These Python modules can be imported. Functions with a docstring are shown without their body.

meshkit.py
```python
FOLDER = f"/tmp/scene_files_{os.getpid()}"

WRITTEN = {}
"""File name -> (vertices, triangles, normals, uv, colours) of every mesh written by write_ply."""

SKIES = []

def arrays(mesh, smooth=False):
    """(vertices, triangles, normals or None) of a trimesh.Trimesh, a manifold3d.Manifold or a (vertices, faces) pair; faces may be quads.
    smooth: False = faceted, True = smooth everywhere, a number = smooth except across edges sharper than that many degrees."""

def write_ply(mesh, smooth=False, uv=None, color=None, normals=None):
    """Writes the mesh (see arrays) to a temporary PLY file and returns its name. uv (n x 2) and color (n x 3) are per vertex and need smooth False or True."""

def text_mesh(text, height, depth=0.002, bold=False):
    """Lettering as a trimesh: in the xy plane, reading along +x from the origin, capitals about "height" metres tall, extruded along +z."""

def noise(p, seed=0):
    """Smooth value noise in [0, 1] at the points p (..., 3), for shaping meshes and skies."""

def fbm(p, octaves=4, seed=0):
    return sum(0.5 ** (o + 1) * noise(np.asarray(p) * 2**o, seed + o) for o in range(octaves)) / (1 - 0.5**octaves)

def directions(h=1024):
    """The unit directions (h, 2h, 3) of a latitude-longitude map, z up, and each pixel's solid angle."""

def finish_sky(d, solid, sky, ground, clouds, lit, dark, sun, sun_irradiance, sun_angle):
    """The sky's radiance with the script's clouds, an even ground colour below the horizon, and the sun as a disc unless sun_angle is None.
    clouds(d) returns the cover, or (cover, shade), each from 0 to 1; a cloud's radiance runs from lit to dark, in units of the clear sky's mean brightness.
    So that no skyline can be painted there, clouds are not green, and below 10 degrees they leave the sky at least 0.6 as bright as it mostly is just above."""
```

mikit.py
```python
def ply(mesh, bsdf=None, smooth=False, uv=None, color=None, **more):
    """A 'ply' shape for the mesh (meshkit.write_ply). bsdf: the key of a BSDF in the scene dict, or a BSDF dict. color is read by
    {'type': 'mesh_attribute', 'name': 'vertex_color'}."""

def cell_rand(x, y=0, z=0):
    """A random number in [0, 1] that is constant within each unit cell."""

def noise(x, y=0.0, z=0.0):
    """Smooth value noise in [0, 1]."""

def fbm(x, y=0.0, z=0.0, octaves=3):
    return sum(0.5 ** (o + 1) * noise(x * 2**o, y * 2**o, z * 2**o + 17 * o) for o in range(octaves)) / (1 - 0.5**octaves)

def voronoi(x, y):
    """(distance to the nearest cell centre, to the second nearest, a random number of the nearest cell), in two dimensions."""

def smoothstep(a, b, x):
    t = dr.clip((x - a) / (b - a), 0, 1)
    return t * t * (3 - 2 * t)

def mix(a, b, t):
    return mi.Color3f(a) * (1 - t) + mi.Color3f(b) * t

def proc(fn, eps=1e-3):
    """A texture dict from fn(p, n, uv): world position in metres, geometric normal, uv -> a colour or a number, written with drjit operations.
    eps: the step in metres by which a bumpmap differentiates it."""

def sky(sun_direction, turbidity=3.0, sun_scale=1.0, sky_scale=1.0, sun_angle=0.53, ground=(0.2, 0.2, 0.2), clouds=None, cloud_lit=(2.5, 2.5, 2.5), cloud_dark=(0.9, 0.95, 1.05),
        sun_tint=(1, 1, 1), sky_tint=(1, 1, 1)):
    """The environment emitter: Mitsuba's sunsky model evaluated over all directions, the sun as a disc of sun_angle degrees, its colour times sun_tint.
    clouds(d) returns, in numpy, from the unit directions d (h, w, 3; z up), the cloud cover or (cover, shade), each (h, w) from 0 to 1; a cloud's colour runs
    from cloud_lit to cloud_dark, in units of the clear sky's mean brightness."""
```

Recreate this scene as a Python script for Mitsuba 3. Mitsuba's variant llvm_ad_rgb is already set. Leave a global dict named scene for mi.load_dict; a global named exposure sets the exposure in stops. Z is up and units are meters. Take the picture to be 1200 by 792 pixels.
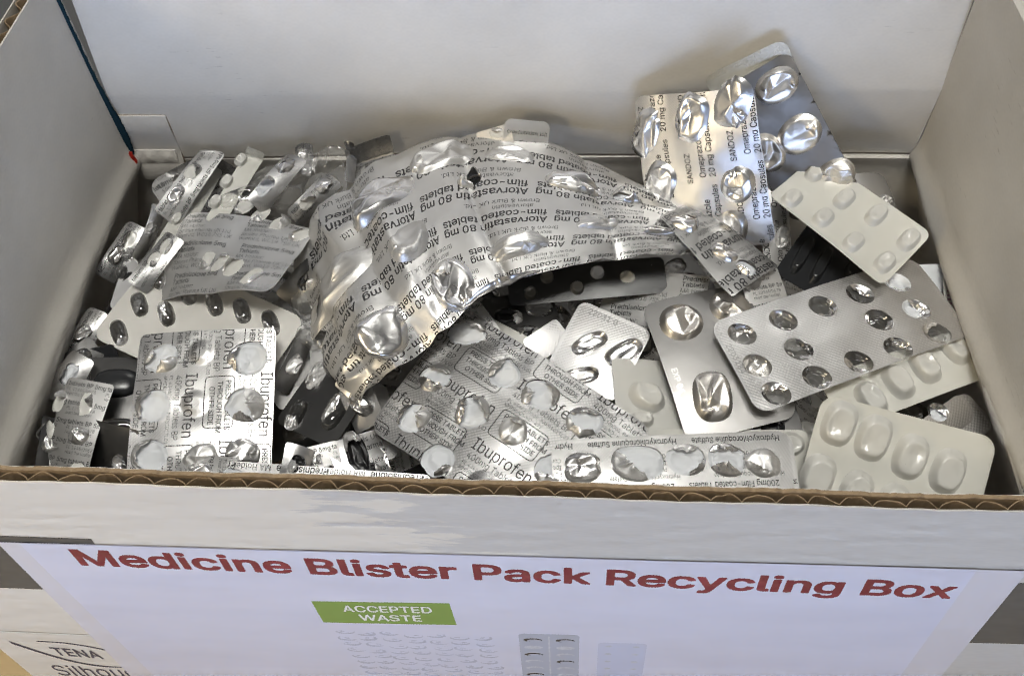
import math
import numpy as np
import trimesh
import drjit as dr
import mitsuba as mi
import mikit
import meshkit
from mikit import proc, ply
from scipy.spatial import Delaunay
from scipy.interpolate import make_interp_spline, LinearNDInterpolator
from shapely.geometry import Polygon, box as sbox, LineString
import shapely
from shapely import affinity

T = mi.ScalarTransform4f
scene, labels = {}, {}

# ------------------------------------------------------------------ camera, light, exposure
EYE = np.array([0.02418071, -0.15244515, 0.27484603])
PITCH, YAW, ROLL = 0.91648265, -0.10282077, -0.07396793
_f = np.array([math.sin(YAW) * math.cos(PITCH), math.cos(YAW) * math.cos(PITCH), -math.sin(PITCH)])
_r = np.array([math.cos(YAW), -math.sin(YAW), 0.0])
_u = np.cross(_r, _f)
_u = -_r * math.sin(ROLL) + _u * math.cos(ROLL)
scene['camera'] = {'type': 'perspective', 'fov': math.degrees(2 * math.atan(600 / 1203.03)), 'fov_axis': 'x',
                   'near_clip': 0.01, 'far_clip': 50.0,
                   'to_world': T().look_at(origin=EYE.tolist(), target=(EYE + _f).tolist(), up=_u.tolist())}
exposure = 0.66
# the room's lamps: warm ceiling panels and a cool window, all well away from the box
LAMPS = [  # name, centre, target, half width, half height, radiance
    ('ceiling_light', (0.05, -0.36, 1.75), (0, 0.05, 0), 0.30, 0.22, (17.0, 16.7, 15.6)),
    ('ceiling_light_001', (0.35, 1.5, 1.9), (0, 0.05, 0), 0.42, 0.12, (8.0, 7.9, 7.4)),
    ('desk_lamp', (-0.52, -0.45, 0.26), (-0.12, 0, -0.03), 0.10, 0.10, (8.6, 7.2, 4.9)),
    ('window_light', (0.30, -2.3, -0.38), (0.05, 0.05, 0), 0.9, 0.50, (2.45, 3.1, 4.6)),
]
LAMP_LABELS = {'desk_lamp': ('warm square lamp in front of the box on the left', 'lamp'),
               'ceiling_light': ('warm square ceiling lamp straight above the box', 'ceiling lamp'),
               'ceiling_light_001': ('long warm ceiling lamp behind and above the box', 'ceiling lamp'),
               'window_light': ('bright cool daylight window facing the front of the box', 'window')}
for nm, c, t, hw, hh, rad in LAMPS:
    scene[nm] = {'type': 'rectangle', 'to_world': T().look_at(origin=list(c), target=list(t), up=[0, 0.1, 1]) @ T().scale([hw, hh, 1]),
                 'bsdf': {'type': 'diffuse', 'reflectance': {'type': 'rgb', 'value': 0.5}},
                 'emitter': {'type': 'area', 'radiance': {'type': 'rgb', 'value': list(rad)}}}
    labels[nm] = {'label': LAMP_LABELS[nm][0], 'category': LAMP_LABELS[nm][1]}
scene['ambient'] = {'type': 'constant', 'radiance': {'type': 'rgb', 'value': [0.055, 0.054, 0.052]}}

D = 0.14646          # back wall
rng = np.random.default_rng(7)

# ------------------------------------------------------------------ materials
def rgb(*c):
    return {'type': 'rgb', 'value': list(c) if len(c) > 1 else [c[0]] * 3}


def two(b):
    return {'type': 'twosided', 'b': b}


def diamond(pitch):
    def fn(p, n, uv):
        a = (uv.x + uv.y) * (math.pi / pitch)
        b = (uv.x - uv.y) * (math.pi / pitch)
        return 1 - dr.abs(dr.sin(a)) * dr.abs(dr.sin(b))
    return fn


def ribs(pitch):
    def fn(p, n, uv):
        return dr.abs(dr.sin((uv.x + uv.y) * (math.pi / pitch)))
    return fn


def foil(alpha, tint, fn=None, scale=0.0):
    b = {'type': 'roughconductor', 'material': 'Al', 'distribution': 'ggx', 'alpha': alpha, 'specular_reflectance': rgb(*tint)}
    if fn is not None:
        b = {'type': 'bumpmap', 'arbitrary': proc(fn, eps=6e-5), 'scale': scale, 'b': b}
    return two(b)


MAT = {
    'foil': foil(0.17, (0.66, 0.66, 0.655)),
    'foil_coarse': foil(0.14, (0.72, 0.72, 0.715)),
    'foil_rib': foil(0.19, (0.44, 0.44, 0.435)),
    'foil_rib_bright': foil(0.18, (0.88, 0.88, 0.875)),
    'foil_satin': foil(0.26, (0.7, 0.7, 0.69)),
    'foil_print': {'type': 'blendbsdf', 'weight': 0.2, 'a': foil(0.2, (0.8, 0.8, 0.79)), 'b': two({'type': 'diffuse', 'reflectance': rgb(0.5, 0.5, 0.49)})},
    'foil_bright': foil(0.08, (0.9, 0.9, 0.89)),
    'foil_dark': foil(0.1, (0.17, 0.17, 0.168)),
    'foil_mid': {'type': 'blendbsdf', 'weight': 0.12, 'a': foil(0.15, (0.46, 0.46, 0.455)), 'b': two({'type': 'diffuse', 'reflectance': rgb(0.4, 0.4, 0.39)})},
    'alu': foil(0.2, (0.36, 0.357, 0.35)),
    'alu_deep': foil(0.26, (0.26, 0.25, 0.235)),
    'satin_card': {'type': 'blendbsdf', 'weight': 0.75, 'a': foil(0.3, (0.85, 0.84, 0.82)), 'b': two({'type': 'roughplastic', 'diffuse_reflectance': rgb(0.7, 0.68, 0.63), 'alpha': 0.2})},
    'alu_dome': foil(0.15, (0.86, 0.84, 0.8)),
    'ink': two({'type': 'roughplastic', 'diffuse_reflectance': rgb(0.018, 0.018, 0.02), 'alpha': 0.25}),
    'ink_grey': two({'type': 'roughplastic', 'diffuse_reflectance': rgb(0.12, 0.12, 0.12), 'alpha': 0.3}),
    'white_pvc': two({'type': 'roughplastic', 'diffuse_reflectance': rgb(0.78, 0.775, 0.74), 'alpha': 0.1, 'nonlinear': True}),
    'white_dome': two({'type': 'roughplastic', 'diffuse_reflectance': rgb(0.75, 0.745, 0.72), 'alpha': 0.05, 'nonlinear': True}),
    'bowl_dark': two({'type': 'roughplastic', 'diffuse_reflectance': rgb(0.012, 0.012, 0.013), 'alpha': 0.15}),
    'bowl': two({'type': 'roughplastic', 'diffuse_reflectance': rgb(0.7, 0.72, 0.75), 'alpha': 0.28}),
    'clear': {'type': 'blendbsdf', 'weight': 0.025, 'a': {'type': 'thindielectric', 'int_ior': 1.54},
              'b': two({'type': 'roughplastic', 'diffuse_reflectance': rgb(0.75, 0.75, 0.72), 'alpha': 0.1})},
    'haze_clear': {'type': 'blendbsdf', 'weight': 0.1, 'a': {'type': 'thindielectric', 'int_ior': 1.54},
                   'b': two({'type': 'roughplastic', 'diffuse_reflectance': rgb(0.7, 0.7, 0.68), 'alpha': 0.1})},
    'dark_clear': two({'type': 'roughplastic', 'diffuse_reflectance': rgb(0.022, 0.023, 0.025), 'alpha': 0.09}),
    'kraft': two({'type': 'diffuse', 'reflectance': proc(lambda p, n, uv: mikit.mix((0.23, 0.165, 0.105), (0.36, 0.27, 0.18), mikit.fbm(p.x * 900, p.y * 900, p.z * 300)))}),
    'kraft_dark': two({'type': 'diffuse', 'reflectance': rgb(0.2, 0.15, 0.1)}),
    'void': two({'type': 'diffuse', 'reflectance': rgb(0.05, 0.05, 0.05)}),
}


def liner(p, n, uv):
    a = mikit.fbm(p.x * 60, p.y * 60, p.z * 60, 4)
    b = mikit.noise(p.x * 1400, p.y * 1400, p.z * 1400)
    sc = mikit.smoothstep(0.7, 0.8, mikit.fbm(p.x * 190 + 9, p.y * 190, p.z * 900, 3)) * mikit.smoothstep(0.5, 0.75, mikit.fbm(p.x * 30, p.y * 30 + 5, p.z * 30, 2))
    a = a * (1 - 0.9 * sc)
    b = b - 2.0 * sc
    return mikit.mix((0.63, 0.6, 0.55), (0.73, 0.7, 0.65), a) * (0.97 + 0.05 * b)


def liner_bump(p, n, uv):
    return mikit.fbm(p.x * 45, p.y * 45, p.z * 20, 3) + 0.035 * dr.sin((p.x + p.y) * 668) + 0.06 * mikit.noise(p.x * 700, p.y * 700, p.z * 700)


MAT['liner'] = two({'type': 'bumpmap', 'arbitrary': proc(liner_bump, eps=4e-4), 'scale': 0.0011,
                    'b': {'type': 'roughplastic', 'diffuse_reflectance': proc(liner), 'alpha': 0.35}})


def front_print(p, n, uv):
    # white coated liner; the right part has lost its coating where tape was torn away, with ragged edges
    f = mikit.fbm(p.x * 60 + 3, p.z * 330, 1.7, 5)
    g = mikit.fbm(p.x * 400, p.z * 1500, 7.7, 3)
    edge = mikit.smoothstep(-0.012, 0.012, p.x + 0.034 + (f - 0.5) * 0.17 + (g - 0.5) * 0.03 + (p.z + 0.015) * 0.5)
    base = mikit.mix((0.7, 0.665, 0.585), (0.76, 0.73, 0.66), f)
    torn = mikit.mix((0.44, 0.45, 0.455), (0.53, 0.53, 0.52), g)
    return mikit.mix(base, torn, edge * 0.65)


MAT['front_liner'] = two({'type': 'bumpmap', 'arbitrary': proc(lambda p, n, uv: mikit.fbm(p.x * 70, p.z * 260, 2.0, 4), eps=3e-4), 'scale': 0.0006,
                          'b': {'type': 'roughplastic', 'diffuse_reflectance': proc(front_print), 'alpha': 0.3}})


def paper_col(p, n, uv):
    a = mikit.fbm(p.x * 25, p.z * 80, 3.3, 4)
    return mikit.mix((0.56, 0.585, 0.71), (0.66, 0.675, 0.79), a)


MAT['paper'] = two({'type': 'bumpmap', 'arbitrary': proc(lambda p, n, uv: mikit.fbm(p.x * 18, p.z * 70, 1.0, 3), eps=6e-4), 'scale': 0.0009,
                    'b': {'type': 'roughplastic', 'diffuse_reflectance': proc(paper_col), 'alpha': 0.18}})
MAT['paper_border'] = two({'type': 'bumpmap', 'arbitrary': proc(lambda p, n, uv: mikit.fbm(p.x * 18, p.z * 70, 1.0, 3), eps=6e-4), 'scale': 0.0009,
                           'b': {'type': 'roughplastic', 'diffuse_reflectance': rgb(0.6, 0.6, 0.655), 'alpha': 0.15}})
MAT['red_ink'] = two({'type': 'roughplastic', 'diffuse_reflectance': proc(lambda p, n, uv: mikit.mix((0.17, 0.01, 0.03), (0.26, 0.03, 0.05), mikit.smoothstep(0.45, 0.8, mikit.fbm(p.x * 60, p.z * 160, 0.5)))), 'alpha': 0.2})
MAT['green_ink'] = two({'type': 'roughplastic', 'diffuse_reflectance': rgb(0.2, 0.33, 0.07), 'alpha': 0.25})
MAT['white_ink'] = two({'type': 'roughplastic', 'diffuse_reflectance': rgb(0.8, 0.82, 0.76), 'alpha': 0.25})
MAT['pale_ink'] = two({'type': 'diffuse', 'reflectance': rgb(0.4, 0.41, 0.46)})
MAT['mid_ink'] = two({'type': 'diffuse', 'reflectance': proc(lambda p, n, uv: mikit.mix((0.38, 0.38, 0.4), (0.6, 0.6, 0.62), mikit.fbm(p.x * 700, p.z * 500, 0.2)))})
MAT['navy_ink'] = two({'type': 'roughplastic', 'diffuse_reflectance': rgb(0.03, 0.035, 0.075), 'alpha': 0.25})
MAT['box_print'] = two({'type': 'roughplastic', 'diffuse_reflectance': proc(lambda p, n, uv: mikit.mix((0.075, 0.075, 0.07), (0.1, 0.1, 0.095), mikit.fbm(p.x * 120, p.z * 300, 0.4))), 'alpha': 0.3})
MAT['teal_ink'] = two({'type': 'diffuse', 'reflectance': rgb(0.012, 0.03, 0.042)})
MAT['red_torn'] = two({'type': 'diffuse', 'reflectance': rgb(0.35, 0.03, 0.02)})
MAT['tape'] = {'type': 'blendbsdf', 'weight': 0.12, 'a': {'type': 'thindielectric', 'int_ior': 1.5}, 'b': two({'type': 'roughplastic', 'diffuse_reflectance': rgb(0.55, 0.47, 0.33), 'alpha': 0.15})}
MAT['table'] = two({'type': 'roughplastic', 'diffuse_reflectance': proc(lambda p, n, uv: mikit.mix((0.5, 0.37, 0.2), (0.6, 0.46, 0.27), mikit.fbm(p.x * 12, p.y * 160, 0.3, 4))), 'alpha': 0.2})
MAT['pink_ink'] = two({'type': 'diffuse', 'reflectance': rgb(0.4, 0.2, 0.27)})
for k, v in MAT.items():
    scene['mat_' + k] = v


def put(key, mesh, mat, smooth=False, uv=None):
    """One entry of the scene under the next free number; returns its key."""
    name, i = key, 0
    while name in scene:
        i += 1
        name = f'{key}_{i:03d}'
    scene[name] = ply(mesh, 'mat_' + mat, smooth, uv=uv)
    return name


def tri_mesh(v, f):
    return trimesh.Trimesh(np.asarray(v, float), np.asarray(f, int), process=False)


def box_mesh(x0, x1, y0, y1, z0, z1):
    return trimesh.creation.box(bounds=[[x0, y0, z0], [x1, y1, z1]])


def grid_mesh(fn, us, vs):
    """A sheet from fn(U, V) -> points, and its faces."""
    U, V = np.meshgrid(us, vs, indexing='ij')
    Pt = fn(U, V).reshape(-1, 3)
    n, m = len(us), len(vs)
    i = (np.arange(n - 1)[:, None] * m + np.arange(m - 1)[None]).ravel()
    return Pt, np.vstack([np.stack([i, i + m, i + m + 1], 1), np.stack([i, i + m + 1, i + 1], 1)])


def slab(fn, us, vs, off):
    """A closed solid between the sheet fn and the same sheet moved by off."""
    a, f = grid_mesh(fn, us, vs)
    n, m = len(us), len(vs)
    N = len(a)
    ring = np.r_[np.arange(m), np.arange(1, n) * m + m - 1, (n - 1) * m + np.arange(m - 2, -1, -1), np.arange(n - 2, 0, -1) * m]
    nx = np.roll(ring, -1)
    side = np.vstack([np.stack([ring, ring + N, nx + N], 1), np.stack([ring, nx + N, nx], 1)])
    return tri_mesh(np.vstack([a, a + np.asarray(off)]), np.vstack([f[:, ::-1], f + N, side[:, ::-1]]))


_TEXT = {}


def flat_text(s, h, bold=False):
    """Flat lettering (vertices 2D with y up, faces)."""
    k = (s, bold)
    if k not in _TEXT:
        m = meshkit.text_mesh(s, 1.0, depth=0.01, bold=bold)
        m.merge_vertices()
        up = m.face_normals[:, 2] > 0.5
        f = m.faces[up]
        used, inv = np.unique(f, return_inverse=True)
        _TEXT[k] = (np.array(m.vertices)[used][:, :2], inv.reshape(-1, 3))
    v, f = _TEXT[k]
    return v * h, f


def tri_poly(poly, step=None):
    """(vertices 2D, faces) of a shapely polygon."""
    vs, fs, n = [], [], 0
    for g in getattr(poly, 'geoms', [poly]):
        if g.is_empty or g.area < 1e-12:
            continue
        v, f = trimesh.creation.triangulate_polygon(g, engine='earcut')
        vs.append(v)
        fs.append(f + n)
        n += len(v)
    v, f = np.vstack(vs), np.vstack(fs)
    if step:
        v3, f = trimesh.remesh.subdivide_to_size(np.c_[v, np.zeros(len(v))], f, step, max_iter=12)
        v = v3[:, :2]
    return v, f


# ------------------------------------------------------------------ the table
scene['tabletop_surface'] = ply(box_mesh(-0.9, 0.9, -0.5, 0.19, -0.27, -0.24), 'mat_table')
labels['tabletop_surface'] = {'kind': 'structure', 'label': 'light tan wooden surface beside the lower left corner of the box'}

# ------------------------------------------------------------------ the cardboard box
B = 'cardboard_box'
labels[B] = {'label': 'open white cardboard box with raised flaps holding a heap of empty blister packs', 'category': 'box'}
WT = 0.0056


def top_z(x):
    return 0.0048 - 0.0276 * x + 0.00035 * np.sin(x * 90) + 0.0002 * np.sin(x * 410 + 1)


FX = np.linspace(-0.2145, 0.2145, 300)
# front wall: outer liner, fluting, inner kraft liner with white face
zs = np.r_[-0.24, -0.12, -0.06, -0.03, -0.015, -0.006, -0.002, 0.0]


def front_fn(y, dz=0.0, ragged=0.0):
    def fn(U, V):
        t = top_z(U) + dz
        z = np.where(V > -0.0021, t + V + ragged * (meshkit.noise(np.stack([U * 900, U * 0, U * 0], -1)) - 0.5), V)
        z = np.minimum(z, t + 0.001)
        return np.stack([U, np.full_like(U, y), z], -1)
    return fn


put(B + '__front_wall', slab(front_fn(-WT), FX, zs, (0, 0.00055, 0)), 'front_liner')
put(B + '__front_wall__inner_liner', slab(front_fn(-0.0016, 0.0004, 0.0008), FX, zs, (0, 0.0013, 0)), 'kraft')
put(B + '__front_wall__inner_face', slab(front_fn(-0.0003, 0.0001), FX, zs, (0, 0.0003, 0)), 'liner')
fx = np.linspace(-0.2145, 0.2145, 1400)
amp = 0.5 * (WT - 0.0016 - 0.00055) - 0.00022
mid_y = -WT + 0.00055 + amp + 0.0002


def flute_fn(U, V):
    w = U + 0.0012 * np.sin(U * 23)
    jt = 0.5 * meshkit.noise(np.stack([U * 180, U * 0 + 5, U * 0], -1)) + 0.72
    y = mid_y + amp * (jt * 2 * np.abs(np.sin(w * np.pi / 0.0094 + 0.35 * meshkit.noise(np.stack([U * 70, U * 0, U * 0], -1)))) ** 0.75 - 1)
    y = np.minimum(y, -0.0018)
    z = np.where(V > -0.001, top_z(U) - 0.0007 + 0.0012 * (meshkit.noise(np.stack([U * 500, U * 0 + 3, U * 0], -1)) - 0.5), V - 0.02)
    return np.stack([U, y, z], -1)


put(B + '__front_wall__fluting', slab(flute_fn, fx, np.r_[-0.05, -0.01, 0.0], (0, 0.0004, 0)), 'kraft')

# back wall below the score line, and its flap above
put(B + '__back_wall', slab(lambda U, V: np.stack([U, D + 0.0006 * np.sin(U * 30) - 0.0008 * np.exp(-((V) / 0.004) ** 2), V], -1), np.linspace(-0.172, 0.172, 80), np.r_[np.linspace(-0.24, -0.02, 6), np.linspace(-0.016, -0.0006, 12)], (0, 0.005, 0)), 'liner')


def back_flap_fn(U, V):
    s = V / 0.11
    y = D + 0.0006 - 0.06 * np.clip(V, 0, 0.032) + 0.13 * np.maximum(V - 0.032, 0) + 0.09 * 0.006 * np.log1p(np.exp(-np.abs(V - 0.032) / 0.006)) + 0.0005 * np.sin(U * 21 + 1.0)
    y = y + 0.0007 * np.sin(U * 40 + 3) * np.exp(-V / 0.02) - 0.0016 * np.exp(-((U - 0.112) / 0.01) ** 2 - ((V - 0.012) / 0.014) ** 2)
    return np.stack([U * (1 + 0.035 * s * (U > 0)), y, V], -1)


put(B + '__back_flap', slab(back_flap_fn, np.linspace(-0.1515, 0.1515, 150), np.linspace(0.0006, 0.118, 110), (0, 0.005, 0)), 'liner', smooth=35)
# small folded tab at the back left corner, its cut edges brown
tabm = sbox(-0.1495, 0.0004, -0.1365, 0.0228)
ty = D - 0.0019


def tab_fn(U, V):
    return np.stack([U, ty + 0.0006 * np.sin(V * 260) + 0.0003, V], -1)


put(B + '__corner_tab', slab(tab_fn, np.linspace(-0.1508, -0.1322, 12), np.linspace(-0.010, 0.0226, 24), (0, 0.00045, 0)), 'liner')
put(B + '__corner_tab__cut_edge', slab(lambda U, V: tab_fn(U, V) + np.array([-0.00025, 0.0005, 0.00005]) + np.stack([0 * U, 0 * U, 0.0004 * (V > 0.02) * (meshkit.noise(np.stack([U * 2500, U * 0, U * 0], -1)) - 0.4)], -1), np.linspace(-0.1508, -0.1319, 40), np.linspace(-0.010, 0.0226, 24), (0, 0.0007, 0)), 'kraft')
put(B + '__corner_tab__fold', slab(lambda U, V: tab_fn(U, V) + np.stack([0 * U, -0.0004 - 0.0008 * np.sin(np.clip((V + 0.001) / 0.006, 0, 1) * np.pi) * (0.7 + 0.4 * np.sin(U * 900)), 0 * U], -1), np.linspace(-0.1505, -0.134, 20), np.linspace(-0.001, 0.005, 14), (0, 0.0004, 0)), 'liner', smooth=40)


def side_fn(sg):
    def fn(U, V):       # U along y, V height
        below = np.minimum(V, 0)
        x = 0.1525 + 0.006 * (1 - U / D) - 0.30 * below * (below > -0.05) + 0.015 * (below <= -0.05)
        x = x + 0.03 * np.maximum(V, 0) * (0.6 if sg > 0 else 0.25)
        x = x - 0.0022 * np.exp(-((V + 0.001) / 0.006) ** 2)                     # the score line bulges inwards
        x = x + 0.0012 * np.sin(U * 35 + sg) * np.exp(-(V / 0.03) ** 2) - 0.0025 * np.exp(-((U - 0.05) / 0.05) ** 2 - ((V + 0.012) / 0.014) ** 2)
        return np.stack([sg * x, U, V], -1)
    return fn


ys_side = np.linspace(0.0003, D - 0.0004, 70)
vz = np.r_[-0.24, -0.12, np.linspace(-0.06, -0.012, 12), np.linspace(-0.010, 0.012, 16), np.linspace(0.02, 0.084, 14)]
put(B + '__left_flap', slab(lambda U, V: side_fn(-1)(U, V) + np.stack([0 * U, 0 * U, -0.00 * U], -1), ys_side, vz, (-0.0006, 0, 0)), 'liner', smooth=35)
put(B + '__left_flap__outer_liner', slab(lambda U, V: side_fn(-1)(U, V) - np.array([0.0048, 0, 0.0]), ys_side, vz[vz > 0.004], (-0.0005, 0, 0)), 'liner')
fy = np.linspace(0.0003, D - 0.0004, 460)
put(B + '__left_flap__fluting', slab(lambda U, V: side_fn(-1)(U, V) + np.stack([-0.0028 + 0.0017 * np.sin(U * 2 * np.pi / 0.0094), 0 * U, 0 * U], -1), fy, np.r_[0.01, 0.05, 0.0832], (-0.0004, 0, 0)), 'kraft')
put(B + '__right_flap', slab(side_fn(1), ys_side, vz, (0.0045, 0, 0)), 'liner', smooth=35)
# outer side panels and the floor close the box
for sg, nm in ((-1, 'left_panel'), (1, 'right_panel')):
    put(B + '__' + nm, slab(lambda U, V: np.stack([sg * (0.2145 - 0.3 * np.maximum(U, 0)), U, V], -1), np.linspace(-0.0048, D, 6), np.r_[-0.24, -0.1, -0.004], (-sg * 0.004, 0, 0)), 'front_liner')
    put(B + '__' + nm + '__shoulder', slab(lambda U, V: np.stack([sg * (0.157 + V * (0.053 - 0.3 * np.maximum(U, 0) * 0.95)), U, 0 * U - 0.004], -1), np.linspace(0.001, D - 0.003, 6), np.r_[0.0, 1.0], (0, 0, 0.002)), 'liner')
put(B + '__floor', box_mesh(-0.2, 0.2, 0.001, D - 0.001, -0.238, -0.234), 'kraft_dark')
# torn teal edge along the left back seam
zt = np.linspace(0.004, 0.092, 90)
w = 0.0001 + 0.0022 * np.exp(-((zt - 0.014) / 0.018) ** 2) + 0.0005 * meshkit.noise(np.stack([zt * 600, zt * 0, zt * 0], -1))
xl = -0.1521 - 0.006 * zt
va = np.stack([xl - 0.0004, 0 * zt + D - 0.0035, zt], 1)
vb = np.stack([xl + w, 0 * zt + D - 0.0030, zt], 1)
k = np.arange(len(zt) - 1)
ribbon = np.vstack([np.stack([2 * k, 2 * k + 1, 2 * k + 3], 1), np.stack([2 * k, 2 * k + 3, 2 * k + 2], 1)])
rv = np.stack([va, vb], 1).reshape(-1, 3)
put(B + '__torn_edge', tri_mesh(np.vstack([rv, rv + [0, 0.0006, 0]]), np.vstack([ribbon, ribbon[:, ::-1] + len(rv)])), 'teal_ink')
labels[B + '__torn_edge'] = {'label': 'ragged dark teal torn edge in the left back seam'}
sph = trimesh.creation.icosphere(2)
sph.vertices *= np.array([0.0014, 0.0006, 0.0032]) * (0.6 + 0.8 * meshkit.noise(sph.vertices * 2.3)[:, None])
sph.apply_translation([-0.1508, D - 0.0046, 0.0035])
put(B + '__red_scrap', sph, 'red_torn')
labels[B + '__red_scrap'] = {'label': 'small red torn scrap at the bottom of the seam'}


# ------------------------------------------------------------------ print and sign on the front (plane y = -WT)
def front_flat(v2, f, y, key, mat, thick=0.00003, wave=True):
    v2 = np.asarray(v2)
    yy = y - (0.0003 * front_wave(v2) if wave else np.zeros(len(v2)))
    v = np.stack([v2[:, 0], yy, v2[:, 1]], 1)
    return put(key, tri_mesh(v, f), mat)


def front_wave(v2):
    return 0.25 + 0.5 * np.sin(v2[:, 0] * 21 + 1.2) * np.sin(v2[:, 1] * 40 + 0.6) * 0.5 + 0.2 * np.sin(v2[:, 0] * 55 + v2[:, 1] * 30)


Y0 = -WT
S0 = Y0 - 0.0003


def sheet_edge(pts, step=0.004):
    return tri_poly(Polygon(pts), step)


for nm, pts in (('printed_square', [(-0.2145, -0.0262), (-0.1355, -0.0288), (-0.1375, -0.072), (-0.2145, -0.0695)]), ('printed_square', [(0.166, -0.047), (0.2145, -0.047), (0.2145, -0.0995), (0.166, -0.0995)])):
    v, f = sheet_edge(pts, 0.01)
    front_flat(v, f[:, ::-1], Y0 - 0.00012, B + '__front_wall__' + nm, 'box_print', wave=False)
# logo on the box: word between two arcs, and a second word below, cut off by the sheet
def arc_poly(x0, z0, x1, z1, bow, w0, w1, n=24):
    t = np.linspace(0, 1, n)
    x = x0 + (x1 - x0) * t
    z = z0 + (z1 - z0) * t + bow * np.sin(np.pi * t)
    wd = w0 + (w1 - w0) * t
    return Polygon(np.r_[np.c_[x, z + wd / 2], np.c_[x, z - wd / 2][::-1]])


lv, lf = flat_text('TENA', 0.0085, True)
lv = lv * [0.62, 1]
lv[:, 1] -= 0.16 * lv[:, 0]
parts_ = [(lv + [-0.1925, -0.1385], lf)]
parts_.append(tri_poly(arc_poly(-0.2065, -0.1255, -0.1665, -0.1515, -0.0085, 0.0032, 0.0008)))
parts_.append(tri_poly(arc_poly(-0.1945, -0.1235, -0.1665, -0.1325, 0.0025, 0.0008, 0.0014)))
sv, sf = flat_text('Silhouette', 0.0125, False)
parts_.append((sv * [0.62, 1] + [-0.2015, -0.1640], sf))
off = 0
LV, LF = [], []
for v, f in parts_:
    LV.append(v)
    LF.append(f + off)
    off += len(v)
front_flat(np.vstack(LV), np.vstack(LF)[:, ::-1], Y0 - 0.00016, B + '__front_wall__logo', 'navy_ink', wave=False)
labels[B + '__front_wall__logo'] = {'label': 'dark blue word between two arcs above a second cut off word'}
v, f = sheet_edge([(-0.2145, -0.1125), (-0.150, -0.1155), (-0.150, -0.1165), (-0.2145, -0.1135)], 0.006)
front_flat(v, f[:, ::-1], Y0 - 0.0003, B + '__front_wall__tape_edge', 'white_ink', wave=False)

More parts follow.
